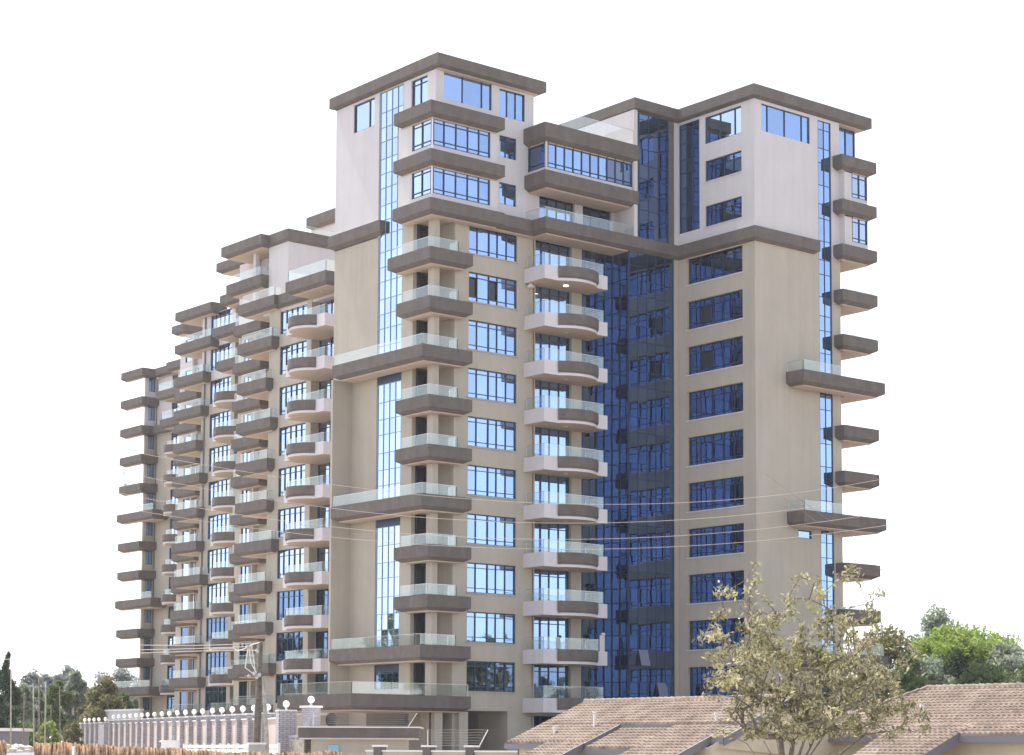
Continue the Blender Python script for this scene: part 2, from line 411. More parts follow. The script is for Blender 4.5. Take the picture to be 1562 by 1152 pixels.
window('W', 1.1, 1.85, 3.58, 41.85, 43.62, 2, (.8, .2), 'glass_wing', d=.14)
curtain('W', 1.1, 4.44, 7.04, ZL(7)+.02, 43.66, 4, (1.0, 1.15, .95), 'glass_wing', d=.07)
curtain('W', 1.1, 4.44, 7.04, ZL(4)+.02, ZL(7)-1.5, 4, (1.2, 1.0, 1.1), 'glass_wing', d=.07)
curtain('W', 1.1, 4.44, 7.04, ZL(1)+.02, ZL(4)-1.5, 4, (1.2, 1.0, 1.1), 'glass_wing', d=.07)
curtain('W', 1.1, 4.44, 7.04, 4.62, ZL(1)-1.1, 4, (1.0,), 'glass_dim_reflect', d=.07)
# dark heads above the lower strips
for n in (7, 4, 1):
    hm = MB(); hm.box(1.15, 1.2, 4.40, 7.06, ZL(n)-1.5, ZL(n)-.9, 'frame_dark'); hm.build('strip_head', BLD)
# fin beside the lower west wall
fm = MB(); fm.box(-.42, 1.1, 9.88, 10.1, 0, ZL(7)-.9, 'wall_beige'); fm.build('fin_wall', BLD)
# glazed corner bay, two floors
bm = MB()
for n in (10, 11):
    z0, z1 = ZL(n), ZL(n+1)-.9
    wall(bm, 'S', .45, .45, 5.78, z0, z1, [(.47, 5.10, z0+.42, z1+.1, .12)], 'wall_upper')
    wall(bm, 'W', .45, .45, 4.05, z0, z1, [(.47, 2.55, z0+.42, z1+.1, .12)], 'wall_upper')
    bm.face([(5.78,.45,z0),(5.78,1.0,z0),(5.78,1.0,z1),(5.78,.45,z1)], 'wall_upper')
    bm.face([(.45,4.05,z0),(1.1,4.05,z0),(1.1,4.05,z1),(.45,4.05,z1)], 'wall_upper')
bm.build('bay_wall', BLD)
for n in (10, 11):
    z0, z1 = ZL(n)+.42, ZL(n+1)-.92
    window('S', .45, .52, 5.10, z0, z1, (1, 1.05, 1.05, 1.0, 1.0), (.17, .65, .18), 'glass_light', fw=.035, d=.04, name='bay_window')
    window('W', .45, .52, 2.55, z0, z1, (1, 1), (.17, .65, .18), 'glass_wing', fw=.035, d=.04, name='bay_window')
cm = MB(); cm.box(.44, .56, .44, .56, ZL(10)+.40, ZL(12)-.9, 'frame_white'); cm.build('corner_post', BLD)
# slabs round the tower corner
def corner_slab(n, xs, yw, x0=0., y0=0., rail=True):
    o = slab([(x0, y0), (xs, y0), (xs, 1.3), (1.4, 1.3), (1.4, yw), (x0, yw)], ZL(n))
    if rail: railing([(x0+.14, yw-.6 if yw < 6 else yw-.25), (x0+.14, y0+.15), (2.35 if xs < 5 else 2.35, y0+.15), (2.35, .99)], ZL(n), o)
    return o
for n in (9, 8, 6, 5, 3, 2): corner_slab(n, 3.42, 4.5 if n == 9 else 3.55)
for n in (7, 4, 1):
    o = slab([(-.5, .03), (3.44, .03), (3.44, 1.3), (1.4, 1.3), (1.4, 9.87), (-.5, 9.87)], ZL(n))
    railing([(-.36, 9.8), (-.36, .18), (2.35, .18), (2.35, .99)], ZL(n), o)
slab([(0, 0), (5.95, 0), (5.95, 1.3), (1.4, 1.3), (1.4, 3.95), (0, 3.95)], ZL(12), 'floor_band')
slab([(0, 0), (5.97, 0), (5.97, 1.3), (1.4, 1.3), (1.4, 3.97), (0, 3.97)], ZL(11), 'floor_band')
slab([(0, 0), (5.97, 0), (5.97, .2), (8.45, .2), (8.45, -1.1), (16.65, -1.1), (16.65, -1.1), (20.3, -1.1), (20.3, -8.3), (26.62, -8.3), (26.62, -7.6), (20.9, -7.6), (20.9, 1.3), (1.4, 1.3), (1.4, 4.0), (0, 4.0)][:5]
     + [(16.66, -1.1), (16.66, -1.12), (20.3, -1.12), (20.3, -8.3), (26.62, -8.3), (26.62, -7.6), (21.0, -7.6), (21.0, 1.4), (1.4, 1.4), (1.4, 4.0), (0, 4.0)], ZL(10), 'floor_band')
slab([(.77, 6.49), (1.5, 6.49), (1.5, 11.8), (12.5, 11.8), (12.5, 12.5), (.77, 12.5)], ZL(10), 'floor_band')
slab([(.75, .35), (9.74, .35), (9.74, 12.45), (.75, 12.45)], ROOF, 'roof', h=.70, ch=.10)
# ---- podium canopy and ground floor ----------------------------------------------------
o = slab([(-5.6, 0.0), (3.45, 0.0), (3.45, 1.3), (1.4, 1.3), (1.4, 8.0), (-5.6, 8.0)], ZL(0), 'canopy', h=.75)
railing([(-5.4, 7.9), (-5.4, .2), (3.35, .2)], ZL(0), o, h=.72)
for a in ((1.1, 1.7, .6, 1.15), (3.0, 3.7, .6, 1.15), (-3.9, -3.4, 6.6, 7.1)):
    gm = MB(); gm.box(*a, 0, 3.16, 'wall_beige'); gm.build('column', BLD)

# ---- middle block: balcony stack, terraces ---------------------------------------------
mm = MB(); YB = .92
hs = []
for n in range(1, 10): hs.append((9.32, 12.46, ZL(n)+.01, ZL(n)+2.28, .35))
hs.append((9.32, 12.46, .3, 3.0, .35))
hs.append((9.32, 12.46, ZL(0)+.01, ZL(0)+2.28, .35))
wall(mm, 'S', YB, 9.2, 13.35, 0, ZL(10)-.8, hs)
hs = [(9.7, 12.8, ZL(10)+.01, ZL(10)+2.24, .3), (13.5, 16.1, ZL(10)+.01, ZL(10)+2.24, .3)]
wall(mm, 'S', 1.0, 9.2, 16.35, ZL(10), ZL(12)-.8, hs, 'wall_upper')
mm.box(16.3, 16.62, -1.02, 3.5, ZL(10), 43.8, 'wall_upper')
mm.face([(16.31,3.5,ZL(12)),(16.31,9,ZL(12)),(16.31,9,43.8),(16.31,3.5,43.8)][::-1], 'wall_upper')
mm.face([(9.2,12,0),(16.4,12,0),(16.4,12,ZL(12)-.8),(9.2,12,ZL(12)-.8)][::-1], 'wall_upper')
mm.build('wall', BLD)
window('S', 1.0, 9.7, 12.8, ZL(10)+.02, ZL(10)+2.24, (1.2, 1.1, 1.1, .8), (.72, .28), 'glass_light', d=.25, name='door')
window('S', 1.0, 13.5, 16.1, ZL(10)+.02, ZL(10)+2.24, 3, (.72, .28), 'glass_dim_reflect', d=.25, name='door')
for n in range(0, 10):
    window('S', YB, 9.34, 12.44, ZL(n)+.02, ZL(n)+2.26, (.7, .75, .8, .85), (.78, .22), 'glass_light' if n > 0 else 'glass_dim_reflect', d=.28, fw=.04, heavy=(1,), name='door')
window('S', YB, 9.34, 12.44, .3, 3.0, (.7, .75, .8, .85), (.78, .22), 'glass_dim_reflect', d=.28, name='door')
def arc(x0, x1, y, bul, n=14):
    """points from (x0,y) to (x1,y) bulging to y-bul"""
    c = (x1-x0)/2; R = (c*c+bul*bul)/(2*bul); cy = y-bul+R; xm = (x0+x1)/2; a = math.asin(c/R)
    return [(xm+R*math.sin(t), cy-R*math.cos(t)) for t in [(-a+2*a*i/n) for i in range(n+1)]]
def curved_balcony(path, arcpts, z, flip=False):
    """path: full plan polygon (ccw) in white; arcpts carry the brown curved front"""
    m = MB(); h = .92
    m.prism(path, z-h, z, 'white_parapet'); m.face([(p[0],p[1],z) for p in path], 'terrace_floor')
    p2 = inset(path, .03); m.face([(p[0],p[1],z-h-.0) for p in reversed(path)], 'soffit')
    o = m.build('balcony', BLD)
    b = MB()
    ring = [Vector((*p, 0)) for p in arcpts]; outp = []
    for i, p in enumerate(ring):
        d = (ring[min(i+1, len(ring)-1)]-ring[max(i-1, 0)]).normalized(); nn = Vector((d.y, -d.x, 0))
        outp.append(p+nn*.10)
    poly = [(q.x, q.y) for q in outp]+[(p.x, p.y) for p in reversed(ring)]
    b.prism(poly, z-.64, z+.015, 'fascia', top='fascia', bot='fascia')
    poly2 = [(p.x+(q.x-p.x)*.5, p.y+(q.y-p.y)*.5) for p, q in zip(ring, outp)]+[(p.x, p.y) for p in reversed(ring)]
    b.prism(poly2, z-.74, z-.642, 'fascia', top='fascia', bot='fascia')
    b.build('curved_front', o)
    return o
for n in range(0, 10):
    A = arc(9.62, 12.98, -1.05, .68)
    path = [(8.45, YB+.2), (8.45, -1.05)]+A+[(13.88, -1.05), (13.88, YB+.2)]
    o = curved_balcony(path, A, ZL(n))
    railing([(8.6, .9), (8.6, -.88), (13.7, -.88), (13.7, .9)], ZL(n), o, h=.76, gap=1.7)
    l = MB(); l.tube([(10.9, -.3, ZL(n)-.97), (10.9, -.3, ZL(n)-.925)], .15, 'lamp_on' if n == 9 else 'lamp_off', 12); l.build('ceiling_lamp', o)
# glazed sun room above the terrace
sm = MB(); z0, z1 = ZL(11), ZL(12)-.9
wall(sm, 'S', -.82, 8.72, 16.6, z0, z1, [(8.85, 16.3, z0+.28, z1+.1, .12)], 'wall_upper')
wall(sm, 'W', 8.72, -.82, 1.0, z0, z1, [(-.7, .98, z0+.28, z1+.1, .12)], 'wall_upper')
sm.build('bay_wall', BLD)
window('S', -.82, 8.85, 16.3, z0+.28, z1-.02, 10, (.16, .66, .18), 'glass_light', fw=.035, d=.04, name='bay_window')
window('W', 8.72, -.7, .98, z0+.28, z1-.02, 1, (.16, .66, .18), 'glass_dim_reflect', fw=.035, d=.04, name='bay_window')
o = slab([(8.42, -1.1), (16.66, -1.1), (16.66, 1.4), (8.0, 1.4), (8.42, .99)], ZL(11), 'floor_band', h=.85)
o = slab([(8.32, -1.2), (16.62, -1.2), (16.62, 10), (8.9, 10), (8.32, .99)], ZL(12), 'roof_terrace', h=.95)
railing([(9.9, -.95), (16.28, -.95)], ZL(12), o, h=1.05, gap=2.4)
tr = railing([(8.55, .98), (8.55, -1.0), (16.28, -1.0)], ZL(10), BLD, gap=2.0)
# ---- curtain walls, dim reflections put into the tint ---------------------------------------------------------------------
curtain('S', YB, 13.42, 16.05, .2, ZL(10)-.9, 4, (1.05, .95, 1.1), 'glass_dim_reflect', d=0)
curtain('W', 16.05, -.72, YB, .2, ZL(10)-.9, 2, (1.05, .95, 1.1), 'glass_dim_reflect', d=0)
curtain('S', -.74, 16.08, 20.2, .2, ZL(10)-.9, 5, (1.05, .95, 1.1), 'glass_dim_reflect', d=0, tilted=((3, 4), (1, 6)))
curtain('S', -.82, 16.9, 19.65, ZL(10)+.01, 43.7, 3, (1.05, .95, 1.1), 'glass_dim_reflect', d=0)
km = MB(); km.box(19.65, 20.12, -.9, -.5, ZL(10)+.01, 43.7, 'fascia'); km.box(16.62, 16.86, -.80, -.5, ZL(10), 43.7, 'door_and_room_dark'); km.box(20.2, 20.62, -.80, .2, 0, ZL(10)-.9, 'wall_beige'); km.box(20.12, 20.62, -.84, .2, ZL(10), 43.7, 'wall_upper')
km.build('corner_pier', BLD)
# ---- right wing -----------------------------------------------------------------------------
rw = MB(); hs = [(-6.76, -3.36, 41.70, 43.55)]
for n in (10, 11): hs.append((-6.78, -3.37, ZL(n)+.88, ZL(n)+2.32))
for n in range(0, 10): hs.append((-6.82, -1.6, ZL(n)+.32, ZL(n)+2.26, .30))
hs.append((-2.82, -.82, 36.0, 43.6, .15))
wall(rw, 'W', 20.65, -7.95, -.6, 0, 43.75, hs, split=(UPZ, 'wall_upper'))
hs = [(21.34, 26.05, 41.70, 43.55), (26.83, 28.14, .5, 43.55, .12), (24.65, 25.95, ZL(4)-1.65, ZL(4)-1.1)]
wall(rw, 'S', -7.95, 20.65, 29.0, 0, 43.75, hs, split=(UPZ, 'wall_upper'))
rw.face([(29.0,-7.95,0),(29.0,8,0),(29.0,8,43.75),(29.0,-7.95,43.75)], 'wall_beige')
rw.face([(29.0,8,0),(16.4,8,0),(16.4,8,43.75),(29.0,8,43.75)], 'wall_beige')
rw.build('wall', BLD)
window('W', 20.65, -6.76, -3.36, 41.70, 43.55, (.75, 1.5, 1.5), (1,), 'glass_wing', d=.12, fw=.035)
window('S', -7.95, 21.34, 26.05, 41.70, 43.55, (.8, 2, 2, .85), (1,), d=.12, fw=.018)
for n in (10, 11): window('W', 20.65, -6.78, -3.37, ZL(n)+.88, ZL(n)+2.32, 4, (.72, .28), 'glass_dim_reflect', d=.14, heavy=(2,), sill='wall_upper')
for n in range(0, 10): window('W', 20.65, -6.82, -1.6, ZL(n)+.32, ZL(n)+2.26, (.9, .9, 1, 1, .95), (.14, .62, .24), 'glass_dim_reflect', d=.22, heavy=(3,), sill='white_parapet', opened=((3, 1),) if n in (7, 8) else ())
window('S', -7.95, 24.65, 25.95, ZL(4)-1.65, ZL(4)-1.1, 1, (1,), d=.1)
curtain('W', 20.65, -2.8, -.84, 36.02, 43.58, 3, (1.05, .95, 1.1), 'glass_dim_reflect', d=.1)
curtain('S', -7.95, 26.85, 28.12, .6, 43.53, 2, (1.55, 1.0, 1.3), 'glass_light', d=.07, tilted=())
slab([(16.25, -1.15), (20.28, -1.15), (20.28, -8.3), (32.0, -8.3), (32.0, 9), (16.25, 9)], ROOF, 'roof', h=.72, ch=.10)
# small east balconies
for n in range(0, 13):
    if n in (1, 4, 7):
        x0 = 23.55
        o = slab([(x0, -9.5), (31.2, -9.5), (31.7, -9.5), (31.7, -4.2), (28.8, -4.2), (28.8, -7.7), (x0, -7.7)], ZL(n))
        railing([(x0+.15, -7.96), (x0+.15, -9.35), (31.4, -9.35)], ZL(n), o, gap=2.2)
    else:
        o = slab([(28.3, -8.8), (31.85, -8.8), (31.85, -4.2), (28.8, -4.2), (28.8, -7.7), (28.3, -7.7)], ZL(n))
        if n < 10: railing([(31.5, -8.6), (31.7, -8.5), (31.7, -4.4)], ZL(n), o, posts=False)
        elif n < 12:
            b = MB(); wall(b, 'S', -8.4, 29.0, 31.35, ZL(n), ZL(n+1)-.9, [(29.72, 31.25, ZL(n)+.42, ZL(n+1)-.92, .12)], 'wall_upper')
            b.face([(29.0,-8.4,ZL(n)),(29.0,-7.95,ZL(n)),(29.0,-7.95,ZL(n+1)-.9),(29.0,-8.4,ZL(n+1)-.9)][::-1], 'wall_upper')
            b.face([(31.35,-8.4,ZL(n)),(31.35,-5,ZL(n)),(31.35,-5,ZL(n+1)-.9),(31.35,-8.4,ZL(n+1)-.9)], 'wall_upper'); b.build('bay_wall', BLD)
            window('S', -8.4, 29.72, 31.3, ZL(n)+.42, ZL(n+1)-.92, 2, (.16, .64, .2), 'glass_wing', d=.05, fw=.035, name='bay_window')
window('S', -7.4, 29.3, 31.2, ZL(12)+.01, 43.7, 2, (1,), 'glass_light', d=0, fw=.04, name='bay_window')

# ---- long left wing: three stepped modules ------------------------------------------------------
DX, DY = 12.1, 30.6
def wing_module(k):
    ox, oy = DX*k, DY*k
    top = 12
    m = MB(); XW = 8.0+ox
    zt = ZL(10)-.8 if k == 0 else ZL(12)-.8
    fl = range(0, 10) if k == 0 else range(0, 12)
    # main west wall: wide windows
    if k < 2: wy0, wy1, nc = 25.85, 29.5, 5
    else: wy0, wy1, nc = 25.5, 27.1, 2
    hs = [(wy0+oy, wy1+oy, ZL(n)+.12, ZL(n)+2.27, .2) for n in fl]
    ye = 31.0 if k < 2 else 30.2
    up = (UPZ, 'wall_upper')
    wall(m, 'W', XW, 25.2+oy, ye+oy, 0, zt, hs, split=up)
    # deep bay of doors beside the pier
    y0 = 17.5 if k == 0 else 20.2
    wall(m, 'W', XW+.65, y0+oy, 25.2+oy, 0, zt, [(y0+.2+oy, 25.12+oy, ZL(n)+.02, ZL(n)+2.3, .1) for n in fl], split=up)
    m.face([(XW,25.2+oy,0),(XW+.65,25.2+oy,0),(XW+.65,25.2+oy,zt),(XW,25.2+oy,zt)], 'wall_beige')
    for n in fl:
        window('W', XW, wy0+oy, wy1+oy, ZL(n)+.12, ZL(n)+2.27, nc, (.14, .64, .22), 'glass_wing' if n > 2-k//2 else 'glass_dim_reflect', fw=.034, d=.12, heavy=(2,) if k < 2 else ())  # lowest panes get the darker tint in place of mirrored trees
        window('W', XW+.65, y0+.2+oy, 25.12+oy, ZL(n)+.02, ZL(n)+2.3, 5, (.75, .25), 'glass_wing' if n > 2 else 'glass_dim_reflect', fw=.034, d=.06, name='door')
    if k < 2:
        # loggia column and stepped recess behind it
        xr = 12.2+ox
        m.face([(XW,ye+oy,0),(xr,ye+oy,0),(xr,ye+oy,zt),(XW,ye+oy,zt)][::-1], 'wall_beige')
        zt2 = ZL(12)-.8
        doors = [(39.45, 40.05), (40.25, 41.5)] if k == 0 else [(38.75, 41.3)]
        wall(m, 'W', xr, 33.2+oy, 42.3+oy, 0, zt2, [(a+oy, b+oy, ZL(n)+.02, ZL(n)+2.3, .1) for a, b in doors for n in fl], split=up)
        for n in fl:
            for a, b in doors: window('W', xr, a+oy, b+oy, ZL(n)+.02, ZL(n)+2.3, 1 if b-a < .8 else 2, (1,), 'door_and_room_dark' if b-a < .8 else ('glass_wing' if n > 2 else 'glass_dim_reflect'), d=.06, name='door')
        m.face([(xr,42.3+oy,0),(20.8+ox,42.3+oy,0),(20.8+ox,42.3+oy,zt2),(xr,42.3+oy,zt2)][::-1], 'wall_beige')
        m.box(xr-.45, xr-.02, 39.0+oy, 39.25+oy, 0, zt2, 'wall_beige')
        if k: 
            dp = MB(); dp.tube([(XW-.07, 30.35+oy, 0), (XW-.07, 30.35+oy, zt)], .08, 'gutter', 6); dp.build('dark_gap_strip', BLD)  # added dark tube standing in for the shaded gap in the wall
    m.build('wall', BLD)
    # slabs: curved fronts below, straight above
    for n in range(0, 10):
        if k == 2 and n > 9: continue
        A = [(p[1]+0, p[0]) for p in arc(21.35, 24.5 if k < 2 else 23.9, 5.84, .95)]
        A = [(a[0]+ox, a[1]+oy) for a in A]; A.reverse()      # runs north to south for a ccw plan
        yn = 25.3 if k < 2 else 24.6
        path = [(XW+.8, yn+oy), (5.84+ox, yn+oy)]+A+[(5.84+ox, 20.25+oy), (XW+.8, 20.25+oy)]
        o = curved_balcony(path, A, ZL(n))
        railing([(XW, yn-.15+oy), (6.0+ox, yn-.15+oy), (6.0+ox, 20.4+oy), (XW+.6, 20.4+oy)], ZL(n), o, gap=1.7)
    tops = {0: [(10, 25.5)], 1: [(10, 24.9), (11, 25.6), (12, 25.7), (13, 26.4)], 2: [(10, 25.8), (11, 26.6), (12, 26.0), (13, 22.5)]}[k]
    for n, yn in tops:
        xx = 5.84 if n < 12 else 6.6
        if k == 2 and n == 13: xx = 5.2
        o = slab([(xx+ox, 20.25+oy), (XW+1.2, 20.25+oy), (XW+1.2, yn+oy), (xx+ox, yn+oy)], ZL(n), lamps=((7.0+ox, 22.5+oy),))
        if n < 13: railing([(XW, yn-.15+oy), (xx+.15+ox, yn-.15+oy), (xx+.15+ox, 20.4+oy), (XW+.6, 20.4+oy)], ZL(n), o, h=.8)
    if k < 2:
        ys = {10: 29.3, 9: 29.6, 8: 30.35, 7: 29.65, 6: 30.0, 5: 30.0, 4: 29.25, 3: 30.1, 2: 29.9, 1: 29.4, 0: 29.8, 11: 28.0, 12: 28.0}
        for n in range(0, 11 if k == 0 else 13):
            y = ys[n]+oy; x = 7.3+ox-(.2 if k else 0)
            o = slab([(x, y), (8.8+ox, y), (8.8+ox, ye+oy-.1), (12.4+ox, ye+oy-.1), (12.4+ox, 34.5+oy), (x, 34.5+oy)], ZL(n), 'balcony' if n < (11 if k == 0 else 12) else 'roof')
            if n < 12: railing([(x+.15, 34.0+oy), (x+.15, y+.15), (XW, y+.15)], ZL(n), o)
        for n in range(0, 11):
            o = slab([(11.2+ox, 37.4+oy), (12.6+ox, 37.4+oy), (12.6+ox, 41.6+oy), (11.2+ox, 41.6+oy)], ZL(n), 'balcony' if n > 3 and k == 0 else 'floor_ledge')
            if k == 0: railing([(11.35+ox, 41.4+oy), (11.35+ox, 37.55+oy), (12.2+ox, 37.55+oy)], ZL(n), o)
for k in range(3): wing_module(k)
# penthouse box over the first module
pm = MB()
wall(pm, 'W', 10.65, 32.6, 35.4, ZL(10), ZL(12)-.85, (), 'wall_upper')
pm.face([(10.65,32.6,ZL(10)),(22,32.6,ZL(10)),(22,32.6,ZL(12)-.85),(10.65,32.6,ZL(12)-.85)], 'wall_upper')
pm.face([(10.65,35.4,ZL(10)),(12.6,35.4,ZL(10)),(12.6,35.4,ZL(12)-.85),(10.65,35.4,ZL(12)-.85)][::-1], 'wall_upper')
pm.box(10.6, 10.95, 37.3, 37.65, ZL(10), ZL(12)-.85, 'wall_upper')
pm.box(12.15, 12.2, 35.4, 41.0, ZL(10), ZL(12)-.85, 'wall_upper')
pm.box(8.05, 16, 12, 32, ZL(10)-1.2, ZL(10)-.02, 'wall_upper')
wall(pm, 'W', 17.1, 28.0, 39.2, ZL(12), 43.75, [(30.6, 33.4, 42.0, 43.5)], 'wall_upper')
pm.build('penthouse_wall', BLD)
window('W', 17.1, 30.6, 33.4, 42.0, 43.5, 2, (1,), 'glass_dim_reflect', d=.1)
slab([(7.62, 16), (10, 16), (10, 31.5), (7.62, 31.5)], ZL(10)+.002, 'floor_band')
slab([(16.6, 22), (21, 22), (21, 39.2), (16.6, 39.2)], ROOF, 'roof', h=.85)
o = slab([(9.6, 35.0), (10.35, 35.0), (10.35, 32.25), (22.5, 32.25), (22.5, 41), (9.6, 41)], ZL(12), 'roof_terrace')
railing([(10.5, 35.0), (10.5, 32.4), (22, 32.4)], ZL(12), o, h=.5, posts=False)
o = slab([(9.95, 35.45), (12.5, 35.45), (12.5, 40.7), (9.95, 40.7)], ZL(11))
railing([(10.1, 40.5), (10.1, 35.6), (11, 35.6)], ZL(11), o)
# end of the wing: wall facing south and far balconies
ex = DX*2; ey = DY*2
em = MB(); XE = 32.2
wall(em, 'S', 91.6, 30.9, XE, 0, ZL(12)-.8, [(31.25, 32.05, ZL(n)+.7, ZL(n)+2.3) for n in range(0, 12)], split=(UPZ, 'wall_upper'))
em.face([(30.9,91.6,0),(30.9,91.9,0),(30.9,91.9,ZL(12)-.8),(30.9,91.6,ZL(12)-.8)][::-1], 'wall_beige')
em.face([(30.9,91.9,0),(40,91.9,0),(40,91.9,ZL(12)-.8),(30.9,91.9,ZL(12)-.8)][::-1], 'wall_beige')
em.build('wall', BLD)
for n in range(0, 12): window('S', 91.6, 31.25, 32.05, ZL(n)+.7, ZL(n)+2.3, 2, (1,), 'glass_light' if n > 2 else 'glass_dim_reflect', d=.1)
for n in range(0, 13):
    if n in (7, 4, 1): poly = [(29.9, 88.0), (31.9, 88.0), (31.9, 88.6), (32.4, 88.6), (32.4, 91.8), (31.2, 91.8), (31.2, 95.7), (29.9, 95.7)]
    else: poly = [(30.1, 91.0), (32.3, 91.0), (32.3, 91.8), (31.2, 91.8), (31.2, 95.7), (30.1, 95.7)]
    o = slab(poly, ZL(n), 'balcony' if n < 12 else 'roof')
    if n < 12: railing([(poly[0][0]+.15, 95.5), (poly[0][0]+.15, poly[0][1]+.15)], ZL(n), o)
slab([(31.5, 80.5), (33.5, 80.5), (33.5, 91.2), (31.5, 91.2)], ZL(12), 'floor_band')
slab([(31.5, 84.5), (33.5, 84.5), (33.5, 91.2), (31.5, 91.2)], ZL(10), 'floor_band')
# closing mass behind the facades (flat roofs and rear walls)
cb = MB()
for x0, y0, y1, zz in ((8.5, 12, 31, ZL(10)-.9), (12.3, 33.3, 42.2, ZL(12)-.85), (21.0, 42.4, 61, ZL(12)-.85), (24.6, 64.3, 72.2, ZL(12)-.85), (33.1, 72.4, 91.8, ZL(12)-.85)):
    cb.box(x0+.35, x0+16, y0+.1, y1-.1, 0, zz, 'wall_beige')
cb.build('rear_block', BLD)
# ================================================================== SITE HELPERS
def onX(px, X, z):
    """point of image column px on the vertical plane x = X"""
    k = (px-781)/FL
    lo, hi = 5.0, 400.0
    for _ in range(60):
        m = (lo+hi)/2; p = at(px, m, z)
        if p.x < X: lo = m
        else: hi = m
    return at(px, (lo+hi)/2, z)
def gz(d):
    t = min(1, max(0, (d-75)/31)); t = t*t*(3-2*t)
    return -2.6+2.6*t
def dep(p): return float(np.dot(np.array([p[0], p[1], p[2]])-CAM, _f))
def stone(name, c1, c2, mortar, sc=2.4):
    m, t, b = new_mat(name); L = t.links.new; N = t.nodes.new
    tc = N('ShaderNodeTexCoord'); mp = N('ShaderNodeMapping'); L(tc.outputs['Object'], mp.inputs[0]); mp.inputs['Rotation'].default_value = (math.pi/2, 0, 0)
    sx = N('ShaderNodeSeparateXYZ'); L(tc.outputs['Object'], sx.inputs[0])
    ad = N('ShaderNodeMath'); L(sx.outputs[0], ad.inputs[0]); L(sx.outputs[1], ad.inputs[1])
    cb_ = N('ShaderNodeCombineXYZ'); L(ad.outputs[0], cb_.inputs[0]); L(sx.outputs[2], cb_.inputs[1])
    br = N('ShaderNodeTexBrick'); L(cb_.outputs[0], br.inputs['Vector']); br.inputs['Scale'].default_value = sc
    br.inputs['Color1'].default_value = (*c1, 1); br.inputs['Color2'].default_value = (*c2, 1); br.inputs['Mortar'].default_value = (*mortar, 1); br.inputs['Mortar Size'].default_value = .03
    L(br.outputs['Color'], b.inputs['Base Color']); b.inputs['Roughness'].default_value = .9
stone('stone_grey', (.34, .32, .35), (.46, .43, .46), (.22, .2, .22))
stone('brick_pale', (.50, .34, .24), (.42, .28, .2), (.4, .36, .3), 5)
plaster('panel_pink', (.50, .42, .37), var=.1)
plaster('cap_white', (.72, .70, .68), var=.05)
simple('globe_white', (.92, .92, .9), .3)
simple('paint_white', (.8, .8, .8), .3, var=.04)
simple('car_glass', (.05, .06, .07), .1)
simple('rubber', (.03, .03, .03), .8)
simple('wood_pole', (.20, .17, .14), .9, var=.35, nscale=5)
simple('wood_pale', (.36, .33, .28), .9, var=.3, nscale=5)
simple('wire', (.42, .35, .31), .6)
simple('wire_dark', (.16, .13, .12), .6)
simple('bark', (.15, .125, .105), .95, var=.35, nscale=9)
simple('blue_sheet', (.25, .45, .60), .4)
simple('wall_cream', (.55, .48, .36), .9, var=.08, nscale=2)
simple('wall_lilac', (.62, .60, .68), .9, var=.06, nscale=2)
simple('black_dish', (.03, .03, .033), .5)
leafmat('leaf_dry', (.070, .065, .030), (.60, .56, .36), .36)
leafmat('leaf_dark', (.05, .075, .05), (.15, .20, .13), .45)
leafmat('leaf_mid', (.08, .12, .05), (.24, .29, .13), .45)
leafmat('leaf_bright', (.20, .28, .06), (.42, .52, .16), .45)
leafmat('leaf_yellow', (.26, .27, .09), (.52, .50, .24), .4)
leafmat('leaf_olive', (.12, .12, .06), (.36, .33, .18), .45)
leafmat('leaf_hazed', (.20, .22, .22), (.38, .40, .39), .5)  # haze of distance is painted into this pale leaf colour
leafmat('leaf_grey', (.17, .21, .15), (.42, .47, .36), .5)

# ------------------------------------------------------------------ boundary wall with globe lamps
F0 = at(427, 103.5, 2.6); F1 = at(170, 186, 3.3)
fd = (F1-F0); fd.z = 0; FLN = fd.length; fd.normalize(); fn = Vector((-fd.y, fd.x, 0))      # fn points to the street (-X side)
if fn.x > 0: fn = -fn
def fpt(px):
    lo, hi = -20.0, 160.0
    for _ in range(50):
        m = (lo+hi)/2; p = F0+fd*m; q = p-Vector(CAM)
        k = q.dot(Vector(RT))/q.dot(Vector(_f))*FL+781
        if k > px: lo = m
        else: hi = m
    return (lo+hi)/2
gpx = [440.5, 412.8, 391.5, 374.4, 358.3, 342.5, 328, 313, 300, 286.8, 274.4, 262, 250.7, 239.6, 229.2, 220.3, 211.4, 202.5, 193.5, 184.9, 176.8]
fw_ = thing('boundary_wall', 'long compound wall of pink panels and lilac stone pillars under white globe lamps', 'wall', loc=(0, 0, 0))
gpos = []
for i, px in enumerate(gpx):
    t = fpt(px-4); c = F0+fd*t; zt = 2.62+.75*t/FLN*.9
    m = MB(); big = i == 0
    hw = .42 if big else .27
    z0 = -.6
    m.obox(c, fd, fn, hw, .38 if not big else .45, z0, zt+(.1 if big else 0), 'stone_grey'); m.build('pillar', fw_)
    m = MB(); m.obox(c, fd, fn, hw+.07, .47, zt+(.1 if big else 0), zt+.07+(.1 if big else 0), 'cap_white'); m.build('cap', fw_)
    gpos.append((c, zt+(.17 if big else .07)))
    if i+1 < len(gpx):
        t2 = fpt(gpx[i+1]-4); zt2 = 2.62+.75*t2/FLN*.9; c2 = F0+fd*((t+t2)/2); L2 = (t2-t)/2-hw+.0
        m = MB(); m.obox(c2, fd, fn, L2, .10, z0, (zt+zt2)/2-.28, 'panel_pink'); m.build('panel', fw_)
        m = MB(); m.obox(c2, fd, fn, L2-.01, .17, (zt+zt2)/2-.275, (zt+zt2)/2-.20, 'cap_white'); m.build('coping', fw_)
GW = at(166, 187, 3); GE = at(124, 196, 3)
w2 = thing('boundary_wall', 'short far stretch of compound wall with a small gate and five globe lamps', 'wall')
